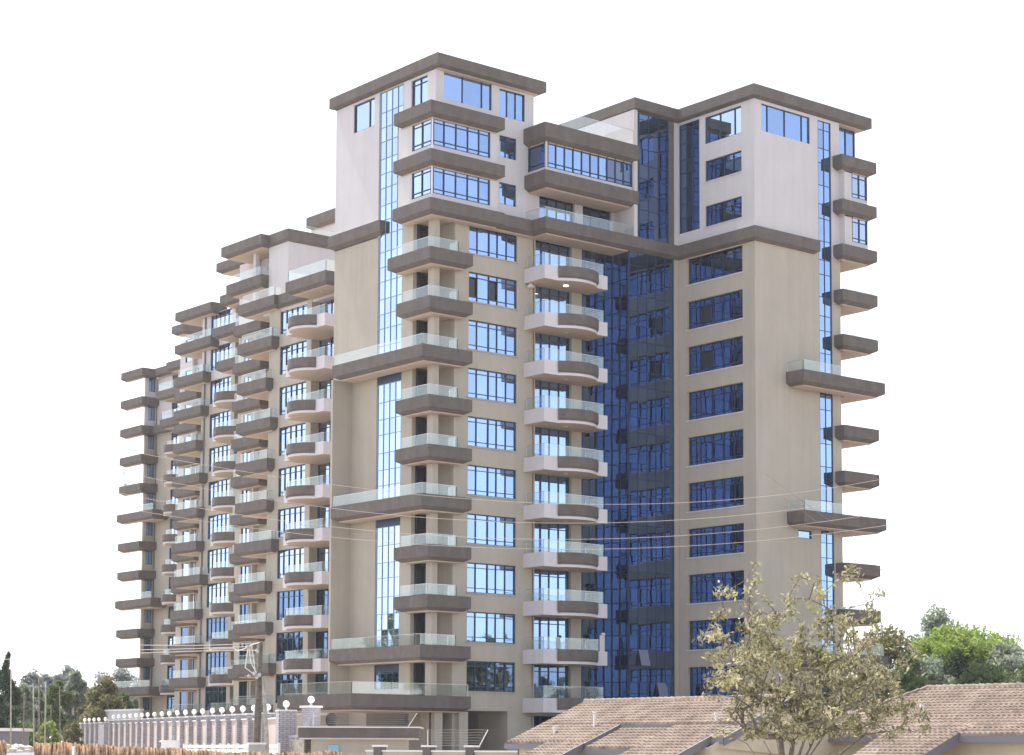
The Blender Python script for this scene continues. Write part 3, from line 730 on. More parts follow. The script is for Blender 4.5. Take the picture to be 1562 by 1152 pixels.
gd = (GE-GW); gd.z = 0; GL = gd.length; gd.normalize(); gn = Vector((-gd.y, gd.x, 0))
if gn.y > 0: gn = -gn
m = MB(); m.obox(GW+gd*.8, gd, gn, 1.0, .5, -.5, 3.0, 'stone_grey'); m.build('gate_pier', w2)
far_g = []
for i, px in enumerate((161, 151.3, 143.9, 136.6, 129.6)):
    c = GW+gd*(GL*(166-px)/42); 
    m = MB(); m.obox(c, gd, gn, .32, .4, -.5, 3.12, 'stone_grey' if i else 'stone_grey'); m.build('pillar', w2)
    m = MB(); m.obox(c, gd, gn, .38, .46, 3.12, 3.2, 'cap_white'); m.build('cap', w2); far_g.append((c, 3.2))
c = GW+gd*(GL*.5)
m = MB(); m.obox(c, gd, gn, GL/2, .1, -.5, 2.9, 'panel_pink'); m.build('panel', w2)
m = MB(); m.obox(GW+gd*(GL*.52), gd, gn, .75, .14, -.5, 2.4, 'gutter'); m.build('gate', w2)
def globe(c, z, r, label, group):
    t = thing('globe_lamp', label, 'lamp', group, loc=(c.x, c.y, z))
    b = MB(); b.tube([(0,0,0),(0,0,.14)], [.07,.05], 'metal', 8); b.build('base', t)
    b = MB(); b.ball((0,0,.14+r*.9), r, 'globe_white', 18); b.build('globe', t, smooth=True)
ORD = 'first second third fourth fifth sixth seventh eighth ninth tenth eleventh twelfth thirteenth fourteenth fifteenth sixteenth seventeenth eighteenth nineteenth twentieth twenty-first'.split()
for i, (c, z) in enumerate(gpos):
    if i == 0: globe(c, z, .175, 'round white globe lamp on the big stone pillar at the near end of the wall', 'globe lamps along the compound wall')
    else: globe(c, z, .170, f'white globe lamp, {ORD[i]} from the near end of the long compound wall', 'globe lamps along the compound wall')
for i, (c, z) in enumerate(far_g): globe(c, z, .170, f'white globe lamp, {ORD[i]} from the right of the five above the short far wall', 'globe lamps on the far wall')
# lone stone pillar beside the gate house
pc = at(473.5, 100, 0)
t = thing('stone_pillar', 'grey stone gate pillar behind the gate house roof, carrying a globe lamp', 'pillar', loc=(pc.x, pc.y, 0))
b = MB(); b.box(-.34, .34, -.34, .34, -.4, 2.85, 'stone_grey'); b.build('shaft', t)
b = MB(); b.box(-.42, .42, -.42, .42, 2.85, 2.96, 'cap_white'); b.build('cap', t)
globe(Vector((pc.x, pc.y, 0)), 2.96, .18, 'round white globe lamp on the pillar behind the gate house', 'globe lamps on gate pillars')
# wooden gate between the pillars
a = at(441, 101, 0); b_ = at(464, 99, 0)
t = thing('plank_gate', 'weathered plank gate between the two stone pillars', 'gate')
d = (b_-a); L = d.length; d.normalize(); nn = Vector((-d.y, d.x, 0))
m = MB()
for i in range(9): m.obox(a+d*(L*(i+.5)/9), d, nn, L/19, .03, -.6, 1.35+.05*math.sin(i*2.1), 'wood_pale')
m.obox((a+b_)/2, d, nn, L/2, .05, 1.38, 1.5, 'stone_grey'); m.build('planks', t)
# ------------------------------------------------------------------ gate house
gA = at(474, 97, 0); gB = at(618, 97, 0)
t = thing('gate_house', 'low gate house with flat brown edged roof, black dish and blue opening', 'building')
d = (gB-gA); L = d.length; d.normalize(); nn = Vector((-d.y, d.x, 0))
if nn.y < 0: nn = -nn
mid = (gA+gB)/2+nn*1.6
m = MB(); m.obox(mid, d, nn, L/2, 1.6, -.7, 1.3, 'wall_beige'); m.build('wall', t)
m = MB(); m.obox(mid+d*.05, d, nn, L/2+.62, 2.1, 1.36, 1.84, 'fascia'); m.obox(mid+d*.05, d, nn, L/2+.66, 2.14, 1.84, 1.90, 'cap_white'); m.obox(mid, d, nn, L/2+.5, 2.0, 1.29, 1.355, 'cap_white'); m.build('roof', t)
m = MB(); m.obox(at(508, 96.95, 0), d, nn, .27, .03, .5, 1.02, 'blue_sheet'); m.build('hatch', t)
def wire_fence(pa, pb, z0, z1, label, lean):
    t = thing('electric_fence', label, 'fence')
    d = (pb-pa); d.z = 0
    m = MB()
    for i in range(7):
        zz = z0+(z1-z0)*i/6; off = lean*(i/6)
        m = MB() if i == 0 else m
        m.tube([(pa.x+off.x*.0, pa.y, zz), (pb.x+off.x, pb.y+off.y, zz)], .010, 'wire', 4)
    o = m.build('strands', t)
    p = MB(); p.tube([(pb.x, pb.y, z0-.05), (pb.x+lean.x, pb.y+lean.y, z1)], .022, 'metal', 6); p.build('post', t)
    p = MB(); p.tube([(pa.x, pa.y, z0-.05), (pa.x, pa.y, z1)], .022, 'metal', 6); p.build('post', t)
wire_fence(at(477, 96.5, 0), at(622, 96.5, 0), 1.95, 2.55, 'electric wire fence along the gate house roof', d*.42)
ds = at(507, 96.6, 0)
t = thing('satellite_dish', 'black satellite dish leaning on the gate house roof', 'dish', loc=(ds.x, ds.y, 1.9))
m = MB(); pts = []
rings = []
for i in range(6):
    r = .36*i/5
    rings.append([(r*math.cos(a), .0+.25*(r/.36)**2*.4, r*math.sin(a)+.3) for a in [2*math.pi*k/18 for k in range(18)]])
for i in range(5):
    for k in range(18):
        q = [rings[i][k], rings[i][(k+1) % 18], rings[i+1][(k+1) % 18], rings[i+1][k]]
        m.face(q if i else [q[0], q[2], q[3]], 'black_dish')
m.build('bowl', t, smooth=True); m = MB(); m.tube([(0,.1,.3),(0,.25,-.02)], .03, 'black_dish'); m.build('arm', t)
# low wall in front with little piers
wa = at(560, 84, 0); wb = at(815, 80, 0)
t = thing('low_wall', 'low cream wall with small capped piers in front of the building', 'wall')
d = (wb-wa); L = d.length; d.normalize(); nn = Vector((-d.y, d.x, 0))
m = MB(); m.obox((wa+wb)/2, d, nn, L/2, .10, -2.7, .72, 'wall_beige'); m.build('wall', t)
m = MB(); m.obox((wa+wb)/2, d, nn, L/2, .15, .72, .79, 'cap_white'); m.build('coping', t)
for px in (580, 657, 722.5, 800):
    f = (px-560)/255; c = wa+(wb-wa)*f
    m = MB(); m.obox(c, d, nn, .19, .19, -2.7, .92, 'fascia'); m.build('pier', t)
    m = MB(); m.obox(c, d, nn, .24, .24, .92, 1.0, 'cap_white'); m.build('cap', t)
wire_fence(wa+(wb-wa)*((655-560)/255), wa+(wb-wa)*((733-560)/255), .98, 1.62, 'electric wire fence with a leaning post on the low cream wall', d*.42)

# ------------------------------------------------------------------ tiled houses
def tilemat():
    m, t, b = new_mat('roof_tile'); L = t.links.new; N = t.nodes.new
    ge = N('ShaderNodeNewGeometry'); tc = N('ShaderNodeTexCoord')
    n1 = N('ShaderNodeTexNoise'); n1.inputs['Scale'].default_value = 1.1; n1.inputs['Detail'].default_value = 8; n1.inputs['Roughness'].default_value = .7; L(tc.outputs['Object'], n1.inputs['Vector'])
    cr = N('ShaderNodeValToRGB'); cr.color_ramp.elements[0].position = .3; cr.color_ramp.elements[0].color = (.15, .108, .084, 1); cr.color_ramp.elements[1].position = .72; cr.color_ramp.elements[1].color = (.35, .272, .218, 1)
    a = N('ShaderNodeMath'); a.operation = 'MULTIPLY_ADD'; L(ge.outputs['Random Per Island'], a.inputs[0]); a.inputs[1].default_value = .14; 
    s_ = N('ShaderNodeMath'); s_.operation = 'SUBTRACT'; L(n1.outputs[0], s_.inputs[0]); s_.inputs[1].default_value = .07; L(s_.outputs[0], a.inputs[2])
    L(a.outputs[0], cr.inputs[0]); L(cr.outputs[0], b.inputs['Base Color']); b.inputs['Roughness'].default_value = .85
tilemat()
def tiles(m, Xr, zr, pitch, yl, yr, s0, s1, g=.26, per=.22):
    """tile courses falling to the west of a ridge at x = Xr; yl(s), yr(s) bound each course (yl far, yr near)"""
    s = s0; 
    while s < s1-.02:
        e = min(s+g, s1); a, b = yl((s+e)/2), yr((s+e)/2)
        if a > b:
            k = max(1, int((a-b)/per))
            for i in range(k):
                ya = a-(a-b)*i/k; yb = a-(a-b)*(i+1)/k
                q = [ya, ya+(yb-ya)*.3, ya+(yb-ya)*.62, yb]; hh = [0, .055, .055, 0]
                up = [(Xr-s+.03, y, zr-pitch*s+h+.012) for y, h in zip(q, hh)]; dn = [(Xr-e-.0, y, zr-pitch*e+h*1.1+.045) for y, h in zip(q, hh)]
                bt = [(Xr-e-.0, y, zr-pitch*e-.01) for y in q]
                n0 = len(m.v); m.v += up+dn+bt; mi = m.mi('roof_tile')
                for j in range(3):
                    m.f.append((n0+j, n0+j+1, n0+4+j+1, n0+4+j)); m.m.append(mi)
                    m.f.append((n0+4+j, n0+4+j+1, n0+8+j+1, n0+8+j)); m.m.append(mi)
        s += g
def slope_pt(Xr, zr, p, s, y, dz=0): return (Xr-s, y, zr-p*s+dz)
XR, ZR, PT = -21.03, 2.70, .40
hA = thing('tiled_house', 'long low house with weathered brown tiled roof and three stepped lower eaves', 'house')
def roofpatch(h, Xr, zr, ya, yb, s0, s1, dz=0, verge=True, skew=0):
    m = MB(); tiles(m, Xr, zr+dz, PT, lambda s: ya-skew*(s-s0), lambda s: yb, s0, s1); o = m.build('roof', h)
    if verge:
        b = MB(); a0, a1 = slope_pt(Xr, zr, PT, s0, yb-.05, dz-.02), slope_pt(Xr, zr, PT, s1+.08, yb-.05, dz-.02)
        b.face([(a0[0],a0[1],a0[2]-.22),(a1[0],a1[1],a1[2]-.22),(a1[0],a1[1],a1[2]+.07),(a0[0],a0[1],a0[2]+.07)], 'gutter')
        b.face([(a0[0],a0[1]+.04,a0[2]+.07),(a0[0],a0[1],a0[2]+.07),(a1[0],a1[1],a1[2]+.07),(a1[0],a1[1]+.04,a1[2]+.07)], 'concrete')
        b.face([(a1[0],a1[1]+.04,a1[2]-.22),(a1[0],a1[1]+.04,a1[2]+.07),(a0[0],a0[1]+.04,a0[2]+.07),(a0[0],a0[1]+.04,a0[2]-.22)], 'gutter')
        b.build('barge_board', o)
    e = slope_pt(Xr, zr, PT, s1, 0, dz)
    b = MB(); b.box(e[0]-.06, e[0]+.06, yb, ya-skew*(s1-s0), e[2]-.20, e[2]-.012, 'gutter'); b.build('gutter', o)
    return o
roofpatch(hA, XR, ZR, -38.5, -49.6, 0, 2.4, skew=.02)
roofpatch(hA, XR, ZR, -38.55, -43.16, 2.4, 4.1)
roofpatch(hA, XR, ZR, -41.0, -43.12, 4.1, 6.4)
roofpatch(hA, XR, ZR, -43.3, -46.0, 2.4, 4.25, dz=-.13)
roofpatch(hA, XR, ZR, -46.1, -48.9, 2.4, 7.0, dz=-.05)
roofpatch(hA, XR, ZR, -48.95, -49.6, 2.4, 3.4, dz=-.08)
m = MB(); tiles(m, XR, ZR, PT, lambda s: -38.5, lambda s: -49.6, 0, .01)
# east slope, walls, ridge
m = MB()
m.face([(XR,-38.5,ZR-.02),(XR,-49.6,ZR-.02),(XR+6,-49.6,ZR-2.5),(XR+6,-38.5,ZR-2.5)], 'roof_tile'); m.build('roof', hA)
m = MB(); 
for i in range(34): m.tube([(XR, -38.5-i*.326, ZR+.05), (XR, -38.5-(i+.97)*.326, ZR+.035)], [.11, .095], 'roof_tile', 8)
m.build('ridge_cap', hA)
m = MB(); m.box(XR-3.7, XR+5.6, -49.3, -38.9, -2.7, ZR-1.75, 'wall_cream'); m.box(XR-6.0, XR-3.7, -42.9, -41.2, -2.7, ZR-2.6, 'wall_cream'); m.box(XR-6.6, XR-3.7, -48.6, -46.4, -2.7, ZR-2.85, 'wall_cream'); m.build('wall', hA)
m = MB(); m.face([(XR,-38.7,ZR-.1),(XR-4,-38.7,ZR-1.75),(XR+5.6,-38.7,ZR-1.75)], 'wall_cream'); m.build('gable', hA); m = MB(); m.face([(XR,-49.4,ZR-.1),(XR+5.6,-49.4,ZR-2.4),(XR-4,-49.4,ZR-1.75)], 'wall_cream'); m.build('gable', hA)
for s, y, hgt_ in ((2.6, -42.0, .55), (2.2, -48.0, .28), (3.2, -40.4, .22)):
    m = MB(); p = slope_pt(XR, ZR, PT, s, y); m.tube([(p[0],p[1],p[2]-.1),(p[0],p[1],p[2]+hgt_)], .055, 'cap_white', 8); m.tube([(p[0],p[1],p[2]+hgt_+.002),(p[0],p[1],p[2]+hgt_+.07)], .08, 'cap_white', 8); m.build('vent_pipe', hA)
hB = thing('tiled_house', 'second tiled house at the right edge, its hipped brown roof cut by the frame', 'house')
XB, ZB = -14.5, 3.14
def roofB(ya, yb, s0, s1, dz=0, verge=False, skew=0.):
    return roofpatch(hB, XB, ZB, ya, yb, s0, s1, dz, verge, skew)
m = MB(); tiles(m, XB, ZB, PT, lambda s: -50.45+.62*s, lambda s: -62, 0, 4.4); m.build('roof', hB)
e = slope_pt(XB, ZB, PT, 4.4, 0); m = MB(); m.box(e[0]-.07, e[0]+.07, -62, -47.7, e[2]-.24, e[2]-.012, 'gutter'); m.build('gutter', hB)
m = MB(); tiles(m, XB, ZB+.03, PT, lambda s: -51.9-.14*(s-4.4), lambda s: -55.2-.0*s, 3.6, 9.0); o = m.build('roof', hB)
b = MB(); a0 = slope_pt(XB, ZB, PT, 4.0, -55.25, 0); a1 = slope_pt(XB, ZB, PT, 9, -55.25, 0)
b.face([(a0[0],a0[1],a0[2]-.25),(a1[0],a1[1],a1[2]-.25),(a1[0],a1[1],a1[2]+.1),(a0[0],a0[1],a0[2]+.1)], 'gutter'); b.build('barge_board', o)
m = MB(); m.face([(XB,-50.4,ZB-.02),(XB,-62,ZB-.02),(XB+5,-62,ZB-2),(XB+5,-47.5,ZB-2)], 'roof_tile'); m.face([(XB,-50.4,ZB-.02),(XB+5,-47.5,ZB-2),(XB-4.4,-47.7,ZB-1.76)], 'roof_tile'); m.build('roof', hB)
m = MB()
for i in range(30): m.tube([(XB, -50.4-i*.33, ZB+.05), (XB, -50.4-(i+.97)*.33, ZB+.035)], [.11, .095], 'roof_tile', 8)
for i in range(14):
    f0, f1 = i/14, (i+.97)/14
    m.tube([(XB-4.4*f0, -50.4+2.7*f0, ZB-1.76*f0+.06), (XB-4.4*f1, -50.4+2.7*f1, ZB-1.76*f1+.045)], [.11, .095], 'roof_tile', 8)
m.build('ridge_cap', hB)
m = MB(); m.box(XB-3.9, XB+4.6, -61.8, -48.2, -2.7, ZB-1.95, 'wall_cream'); m.box(XB-8.6, XB-3.9, -54.9, -52.3, -2.7, ZB-3.7, 'wall_cream'); m.build('wall', hB)
p = slope_pt(XB, ZB, PT, 3.1, -52.6); m = MB(); m.tube([(p[0],p[1],p[2]-.1),(p[0],p[1],p[2]+.5)], .06, 'cap_white', 8); m.tube([(p[0],p[1],p[2]+.502),(p[0],p[1],p[2]+.58)], .09, 'cap_white', 8); m.build('vent_pipe', hB)
# pale rendered gable between the houses
g = at(1285, 84, 0)
t = thing('gable_wall', 'pale lilac rendered shed between the tiled houses, behind the dry tree', 'shed')
m = MB(); ax_ = Vector((RT[0], RT[1], 0)).normalized(); ay_ = Vector((-ax_.y, ax_.x, 0))
def gp(u, z, v=0): q = g+ax_*u+ay_*v; return (q.x, q.y, z)
m.face([gp(-2.6,-2.7), gp(1.9,-2.7), gp(1.9,1.45), gp(.2,2.75), gp(-2.6,1.1)], 'wall_lilac')
m.face([gp(1.9,-2.7), gp(1.9,-2.7,5), gp(1.9,1.45,5), gp(1.9,1.45)], 'wall_lilac'); m.face([gp(-2.6,-2.7,5), gp(-2.6,-2.7), gp(-2.6,1.1), gp(-2.6,1.1,5)], 'wall_lilac'); m.build('wall', t)
m = MB(); m.face([gp(.2,2.8), gp(2.1,1.35), gp(2.1,1.35,5), gp(.2,2.8,5)], 'roof_tile'); m.face([gp(-2.8,1.0), gp(.2,2.8), gp(.2,2.8,5), gp(-2.8,1.0,5)], 'roof_tile')
m.face([gp(.2,2.62,-.04), gp(2.1,1.17,-.04), gp(2.1,1.37,-.04), gp(.2,2.82,-.04)], 'gutter'); m.build('roof', t)

# ------------------------------------------------------------------ trees
def leaf_object(name, P, N_, size, mat, parent, ratio=.45, droop=0.0, seed=1):
    """many separate small leaves: P (n,3) centres"""
    rs = np.random.RandomState(seed); n = len(P)
    a = rs.normal(size=(n, 3)); a[:, 2] -= droop; a /= np.linalg.norm(a, axis=1)[:, None]
    b = rs.normal(size=(n, 3)); b -= a*(a*b).sum(1)[:, None]; b /= np.linalg.norm(b, axis=1)[:, None]
    L = size*(.6+.8*rs.rand(n))[:, None]; W = L*ratio
    V = np.stack([P-a*L*.5, P-a*L*.05+b*W*.5, P+a*L*.5, P-a*L*.05-b*W*.5], 1).reshape(-1, 3)
    me = bpy.data.meshes.new(name); me.vertices.add(4*n); me.vertices.foreach_set('co', V.ravel().astype(np.float32))
    me.loops.add(4*n); me.loops.foreach_set('vertex_index', np.arange(4*n, dtype=np.int32))
    me.polygons.add(n); me.polygons.foreach_set('loop_start', np.arange(0, 4*n, 4, dtype=np.int32)); me.polygons.foreach_set('loop_total', np.full(n, 4, dtype=np.int32))
    me.materials.append(MAT[mat]); me.update(calc_edges=True); me.validate()
    o = bpy.data.objects.new(name, me); COL.objects.link(o); o.parent = parent
    return o
def tree(label, px, depth, ztop, width, mat, cat='tree', zb=None, n=5000, leaf=.45, shape='round', group=None, seed=1, clumps=26, name='tree', low=.25, trunkmat='bark'):
    rs = np.random.RandomState(seed)
    b0 = at(px, depth, 0); zb = gz(depth) if zb is None else zb
    t = thing(name, label, cat, group, loc=(b0.x, b0.y, zb)); H = ztop-zb; R = width/2
    cz0 = H*low
    C = []
    tr = MB(); top = H*.72 if shape != 'cone' else H*.97
    bend = [(0,0,0)]
    for i in range(1, 6): bend.append((rs.normal()*.02*H*i/5, rs.normal()*.02*H*i/5, top*i/5))
    tr.tube(bend, [H*.028*(1-.16*i) for i in range(6)], trunkmat, 7)
    for k in range(clumps):
        if shape == 'cone':
            f = (k+.5)/clumps; z = cz0+(H*.98-cz0)*f; r = R*(1-f)**.8*1.25; a = rs.rand()*6.28
            c = np.array([math.cos(a)*r*.55, math.sin(a)*r*.55, z]); rad = np.array([max(.08, r*.6), max(.08, r*.6), (H-cz0)/clumps*1.6])
        elif shape == 'flat':
            a = rs.rand()*6.28; r = R*math.sqrt(rs.rand())*.8; c = np.array([math.cos(a)*r, math.sin(a)*r, H*(.72+.2*rs.rand()*(1-(r/R)**2))]); rad = np.array([R*.3, R*.3, H*.09])
        else:
            while True:
                u = rs.uniform(-1, 1, 3)
                if .25 < np.dot(u, u) < 1: break
            zz = .5+.5*u[2]; wd = math.sqrt(max(.05, 1-max(0, (zz-.35)/.65)**2.2))*.86
            c = np.array([u[0]*R*wd, u[1]*R*wd, cz0+(H-cz0)*(.06+.84*zz)]); rr = rs.uniform(.22, .36); rad = np.array([R*rr*1.1, R*rr*1.1, min((H-cz0)*.2, R*rr)])
        C.append((c, rad))
        if k % 3 == 0:
            f = min(.95, max(.15, (c[2]/top)*.6)); j = f*5; i0 = int(j); p0 = np.array(bend[i0])*(1-(j-i0))+np.array(bend[min(5, i0+1)])*(j-i0)
            tr.tube([tuple(p0), tuple((p0+c)/2+np.array([0,0,.04*H])), tuple(c)], [H*.011, H*.008, H*.003], trunkmat, 5)
    tr.build('trunk', t)
    P = []
    per = n//len(C)
    for c, rad in C:
        v = rs.normal(size=(per, 3)); v /= np.linalg.norm(v, axis=1)[:, None]; rr = rs.rand(per)**(.42)
        P.append(c+v*rad*rr[:, None]*(1+.10*rs.normal(size=(per, 1))))
    P = np.concatenate(P); P = P[P[:, 2] > .3]
    leaf_object('crown', P, None, leaf, mat, t, seed=seed)
    return t
def W(px, d): return px/FL*d        # metres spanned by px pixels at distance d
def Zp(py, d): return at(781, d, None, py).z
# left side, far and near
tree('dark pointed conifer at the left edge, the tallest of the conifers', 9, 172, Zp(998, 172), W(62, 172), 'leaf_dark', n=9000, leaf=.3, shape='cone', clumps=34, seed=3, name='conifer_tree', low=.05)
tree('shorter dark conifer cut by the left edge of the view', -7, 168, Zp(1012, 168), W(56, 168), 'leaf_dark', n=7000, leaf=.3, shape='cone', clumps=30, seed=4, name='conifer_tree', low=.05)
for i, (px, py, w_, d, mt, lb) in enumerate((
    (48, 1018, 40, 300, 'leaf_hazed', 'hazy grey blue tree farthest left on the skyline'),
    (70, 1014, 26, 305, 'leaf_hazed', 'hazy grey blue tree with narrow crown between two wider hazy crowns'),
    (98, 1007, 34, 290, 'leaf_hazed', 'taller dark hazy tree with a domed crown on the skyline'),
    (124, 1020, 24, 300, 'leaf_hazed', 'small hazy tree low on the skyline behind the green trees'),
    (155, 1018, 44, 310, 'leaf_hazed', 'wide hazy tree on the skyline left of the end balconies'),
    (188, 1016, 52, 310, 'leaf_hazed', 'wide hazy tree on the skyline just behind the end balconies'),
    (215, 1030, 40, 305, 'leaf_hazed', 'hazy tree seen beneath the lowest end balconies'))):
    tree(lb, px, d, Zp(py, d), W(w_*1.5, d), mt, n=5200, leaf=.7, seed=20+i, group=None, low=.1, clumps=40)
for i, (px, py, w_, d, mt, lb) in enumerate((
    (32, 1040, 36, 215, 'leaf_grey', 'pale green bushy tree right of the dark conifers'),
    (56, 1046, 30, 220, 'leaf_mid', 'thin green tree among the wooden poles'),
    (84, 1033, 34, 205, 'leaf_mid', 'flat topped green tree right of the tallest bare pole'),
    (113, 1018, 34, 212, 'leaf_grey', 'tall fresh green tree above the small brick gable'),
    (136, 1048, 26, 205, 'leaf_olive', 'low olive bush tree right of the small brick gable'),
    (160, 1028, 50, 200, 'leaf_olive', 'reddish brown leaved tree beside the end of the building'),
    (184, 1052, 34, 203, 'leaf_mid', 'green low tree touching the last balcony'))):
    tree(lb, px, d, Zp(py, d), W(w_*1.45, d), mt, n=7000, leaf=.40, seed=40+i, low=.12 if i != 2 else .3, clumps=40)
for i, (px, py, w_, d, lb) in enumerate(((30, 1092, 60, 190, 'low green bush under the conifers'), (74, 1098, 40, 188, 'low light green bush between the wooden poles'), (112, 1100, 30, 178, 'scrubby bush at the foot of the brick gable'), (205, 1062, 34, 214, 'pale bush seen under the lowest end balcony'), (108, 1096, 26, 180, 'dry scrub bush covering the left foot of the cottage'), (118, 1100, 20, 203, 'small scrub bush between cottage and compound wall'))):
    tree(lb, px, d, Zp(py, d), W(w_, d), ('leaf_mid', 'leaf_bright', 'leaf_olive', 'leaf_grey', 'leaf_olive', 'leaf_mid')[i], n=2600, leaf=.35, seed=60+i, low=0, name='bush', cat='bush')
# right side
for i, (px, py, w_, d, mt, sh, lb) in enumerate((
    (1352, 955, 90, 150, 'leaf_olive', 'round', 'olive yellow tree right behind the dry brown foreground tree'),
    (1432, 928, 84, 178, 'leaf_grey', 'round', 'tall grey green feathery tree left of the bright green crown'),
    (1478, 958, 110, 160, 'leaf_bright', 'flat', 'bright yellow green tree with a wide flat crown'),
    (1530, 958, 90, 190, 'leaf_hazed', 'round', 'dull grey tree behind the bright green crown at the right edge'),
    (1470, 985, 130, 158, 'leaf_dark', 'round', 'dark green dense tree beneath the bright flat crown'),
    (1410, 988, 70, 150, 'leaf_grey', 'round', 'mid green layered tree left of the dark dense one'),
    (1545, 975, 80, 155, 'leaf_grey', 'round', 'grey green tree at the right frame edge above the tiled roof'),
    (1385, 1000, 50, 140, 'leaf_mid', 'round', 'dark leafy tree just left of the second tiled roof'),
    (1500, 1022, 110, 130, 'leaf_mid', 'round', 'low green hedge tree directly above the ridge of the right roof'),
    (1580, 1010, 90, 135, 'leaf_mid', 'round', 'low green tree cut by the right edge of the view'),
    (1405, 1035, 60, 125, 'leaf_mid', 'round', 'small fresh green tree at the hip of the right roof'))):
    tree(lb, px, d, Zp(py-17, d), W(w_*1.5, d), mt, n=11000, leaf=.36, shape=sh, seed=80+i, low=.12, clumps=44)
# bare branched tree against the sky on the right
def bare(label, px, d, ztop, zb, n, seed, spread, mat='bark'):
    rs = np.random.RandomState(seed); b0 = at(px, d, 0); t = thing('bare_tree', label, 'tree', loc=(b0.x, b0.y, zb)); H = ztop-zb
    m = MB()
    def br(p, dr, L, r, lv):
        q = p+dr*L; mid = p+dr*L*.5+Vector(rs.normal(size=3)*.05*L); m.tube([p, mid, q], [r, r*.8, r*.6], mat, 4, False)
        if lv == 0: return
        for _ in range(n):
            nd = (dr+Vector(rs.normal(size=3))*spread); nd.z = abs(nd.z)*.8+.2; nd.normalize(); br(p+dr*L*rs.uniform(.45, 1), nd, L*rs.uniform(.5, .75), r*.55, lv-1)
    br(Vector((0,0,0)), Vector((0,0,1)), H*.55, H*.02, 4); m.build('branches', t); return t
bare('leafless thin tree standing over the bright green crown', 1489, 158, Zp(930, 158), 0, 3, 5, .55)
# rows of street trees beside and behind the viewer, seen mirrored in the lower windows
def row_tree(x, y, h, wd, mat, seed, label, group):
    d = dep((x, y, 0)); rs = np.random.RandomState(seed); t = thing('street_tree', label, 'tree', group, loc=(x, y, 0 if d > 106 else -2.6)); H = h
    m = MB(); m.tube([(0,0,0),(.2,.1,H*.4),(0,0,H*.8)], [.35,.25,.1], 'bark', 7); m.build('trunk', t); P = []
    for k in range(16):
        u = rs.uniform(-1, 1, 3)*.75; c = np.array([u[0]*wd/2, u[1]*wd/2, H*(.62+.3*u[2])]); v = rs.normal(size=(130, 3)); v /= np.linalg.norm(v, axis=1)[:, None]
        P.append(c+v*np.array([wd*.2, wd*.2, H*.13])*rs.rand(130)[:, None]**.4)
    leaf_object('crown', np.concatenate(P), None, .9, mat, t, seed=seed)
for i in range(17): row_tree(-52-4*math.sin(i*1.9), 48+8*i, 13.5+3.5*math.sin(i*2.3), 10, ('leaf_mid', 'leaf_dark', 'leaf_olive')[i % 3], 200+i, f'street tree, {ORD[i]} from the near end of the row across the road', 'street trees across the road')
for i in range(13): row_tree(24+8*i, -62-4*math.sin(i*1.7), 10.5+3*math.sin(i*2.1), 10, ('leaf_mid', 'leaf_olive', 'leaf_dark')[i % 3], 240+i, f'tall tree, {ORD[i]} from the left in the row south of the building', 'trees south of the building')
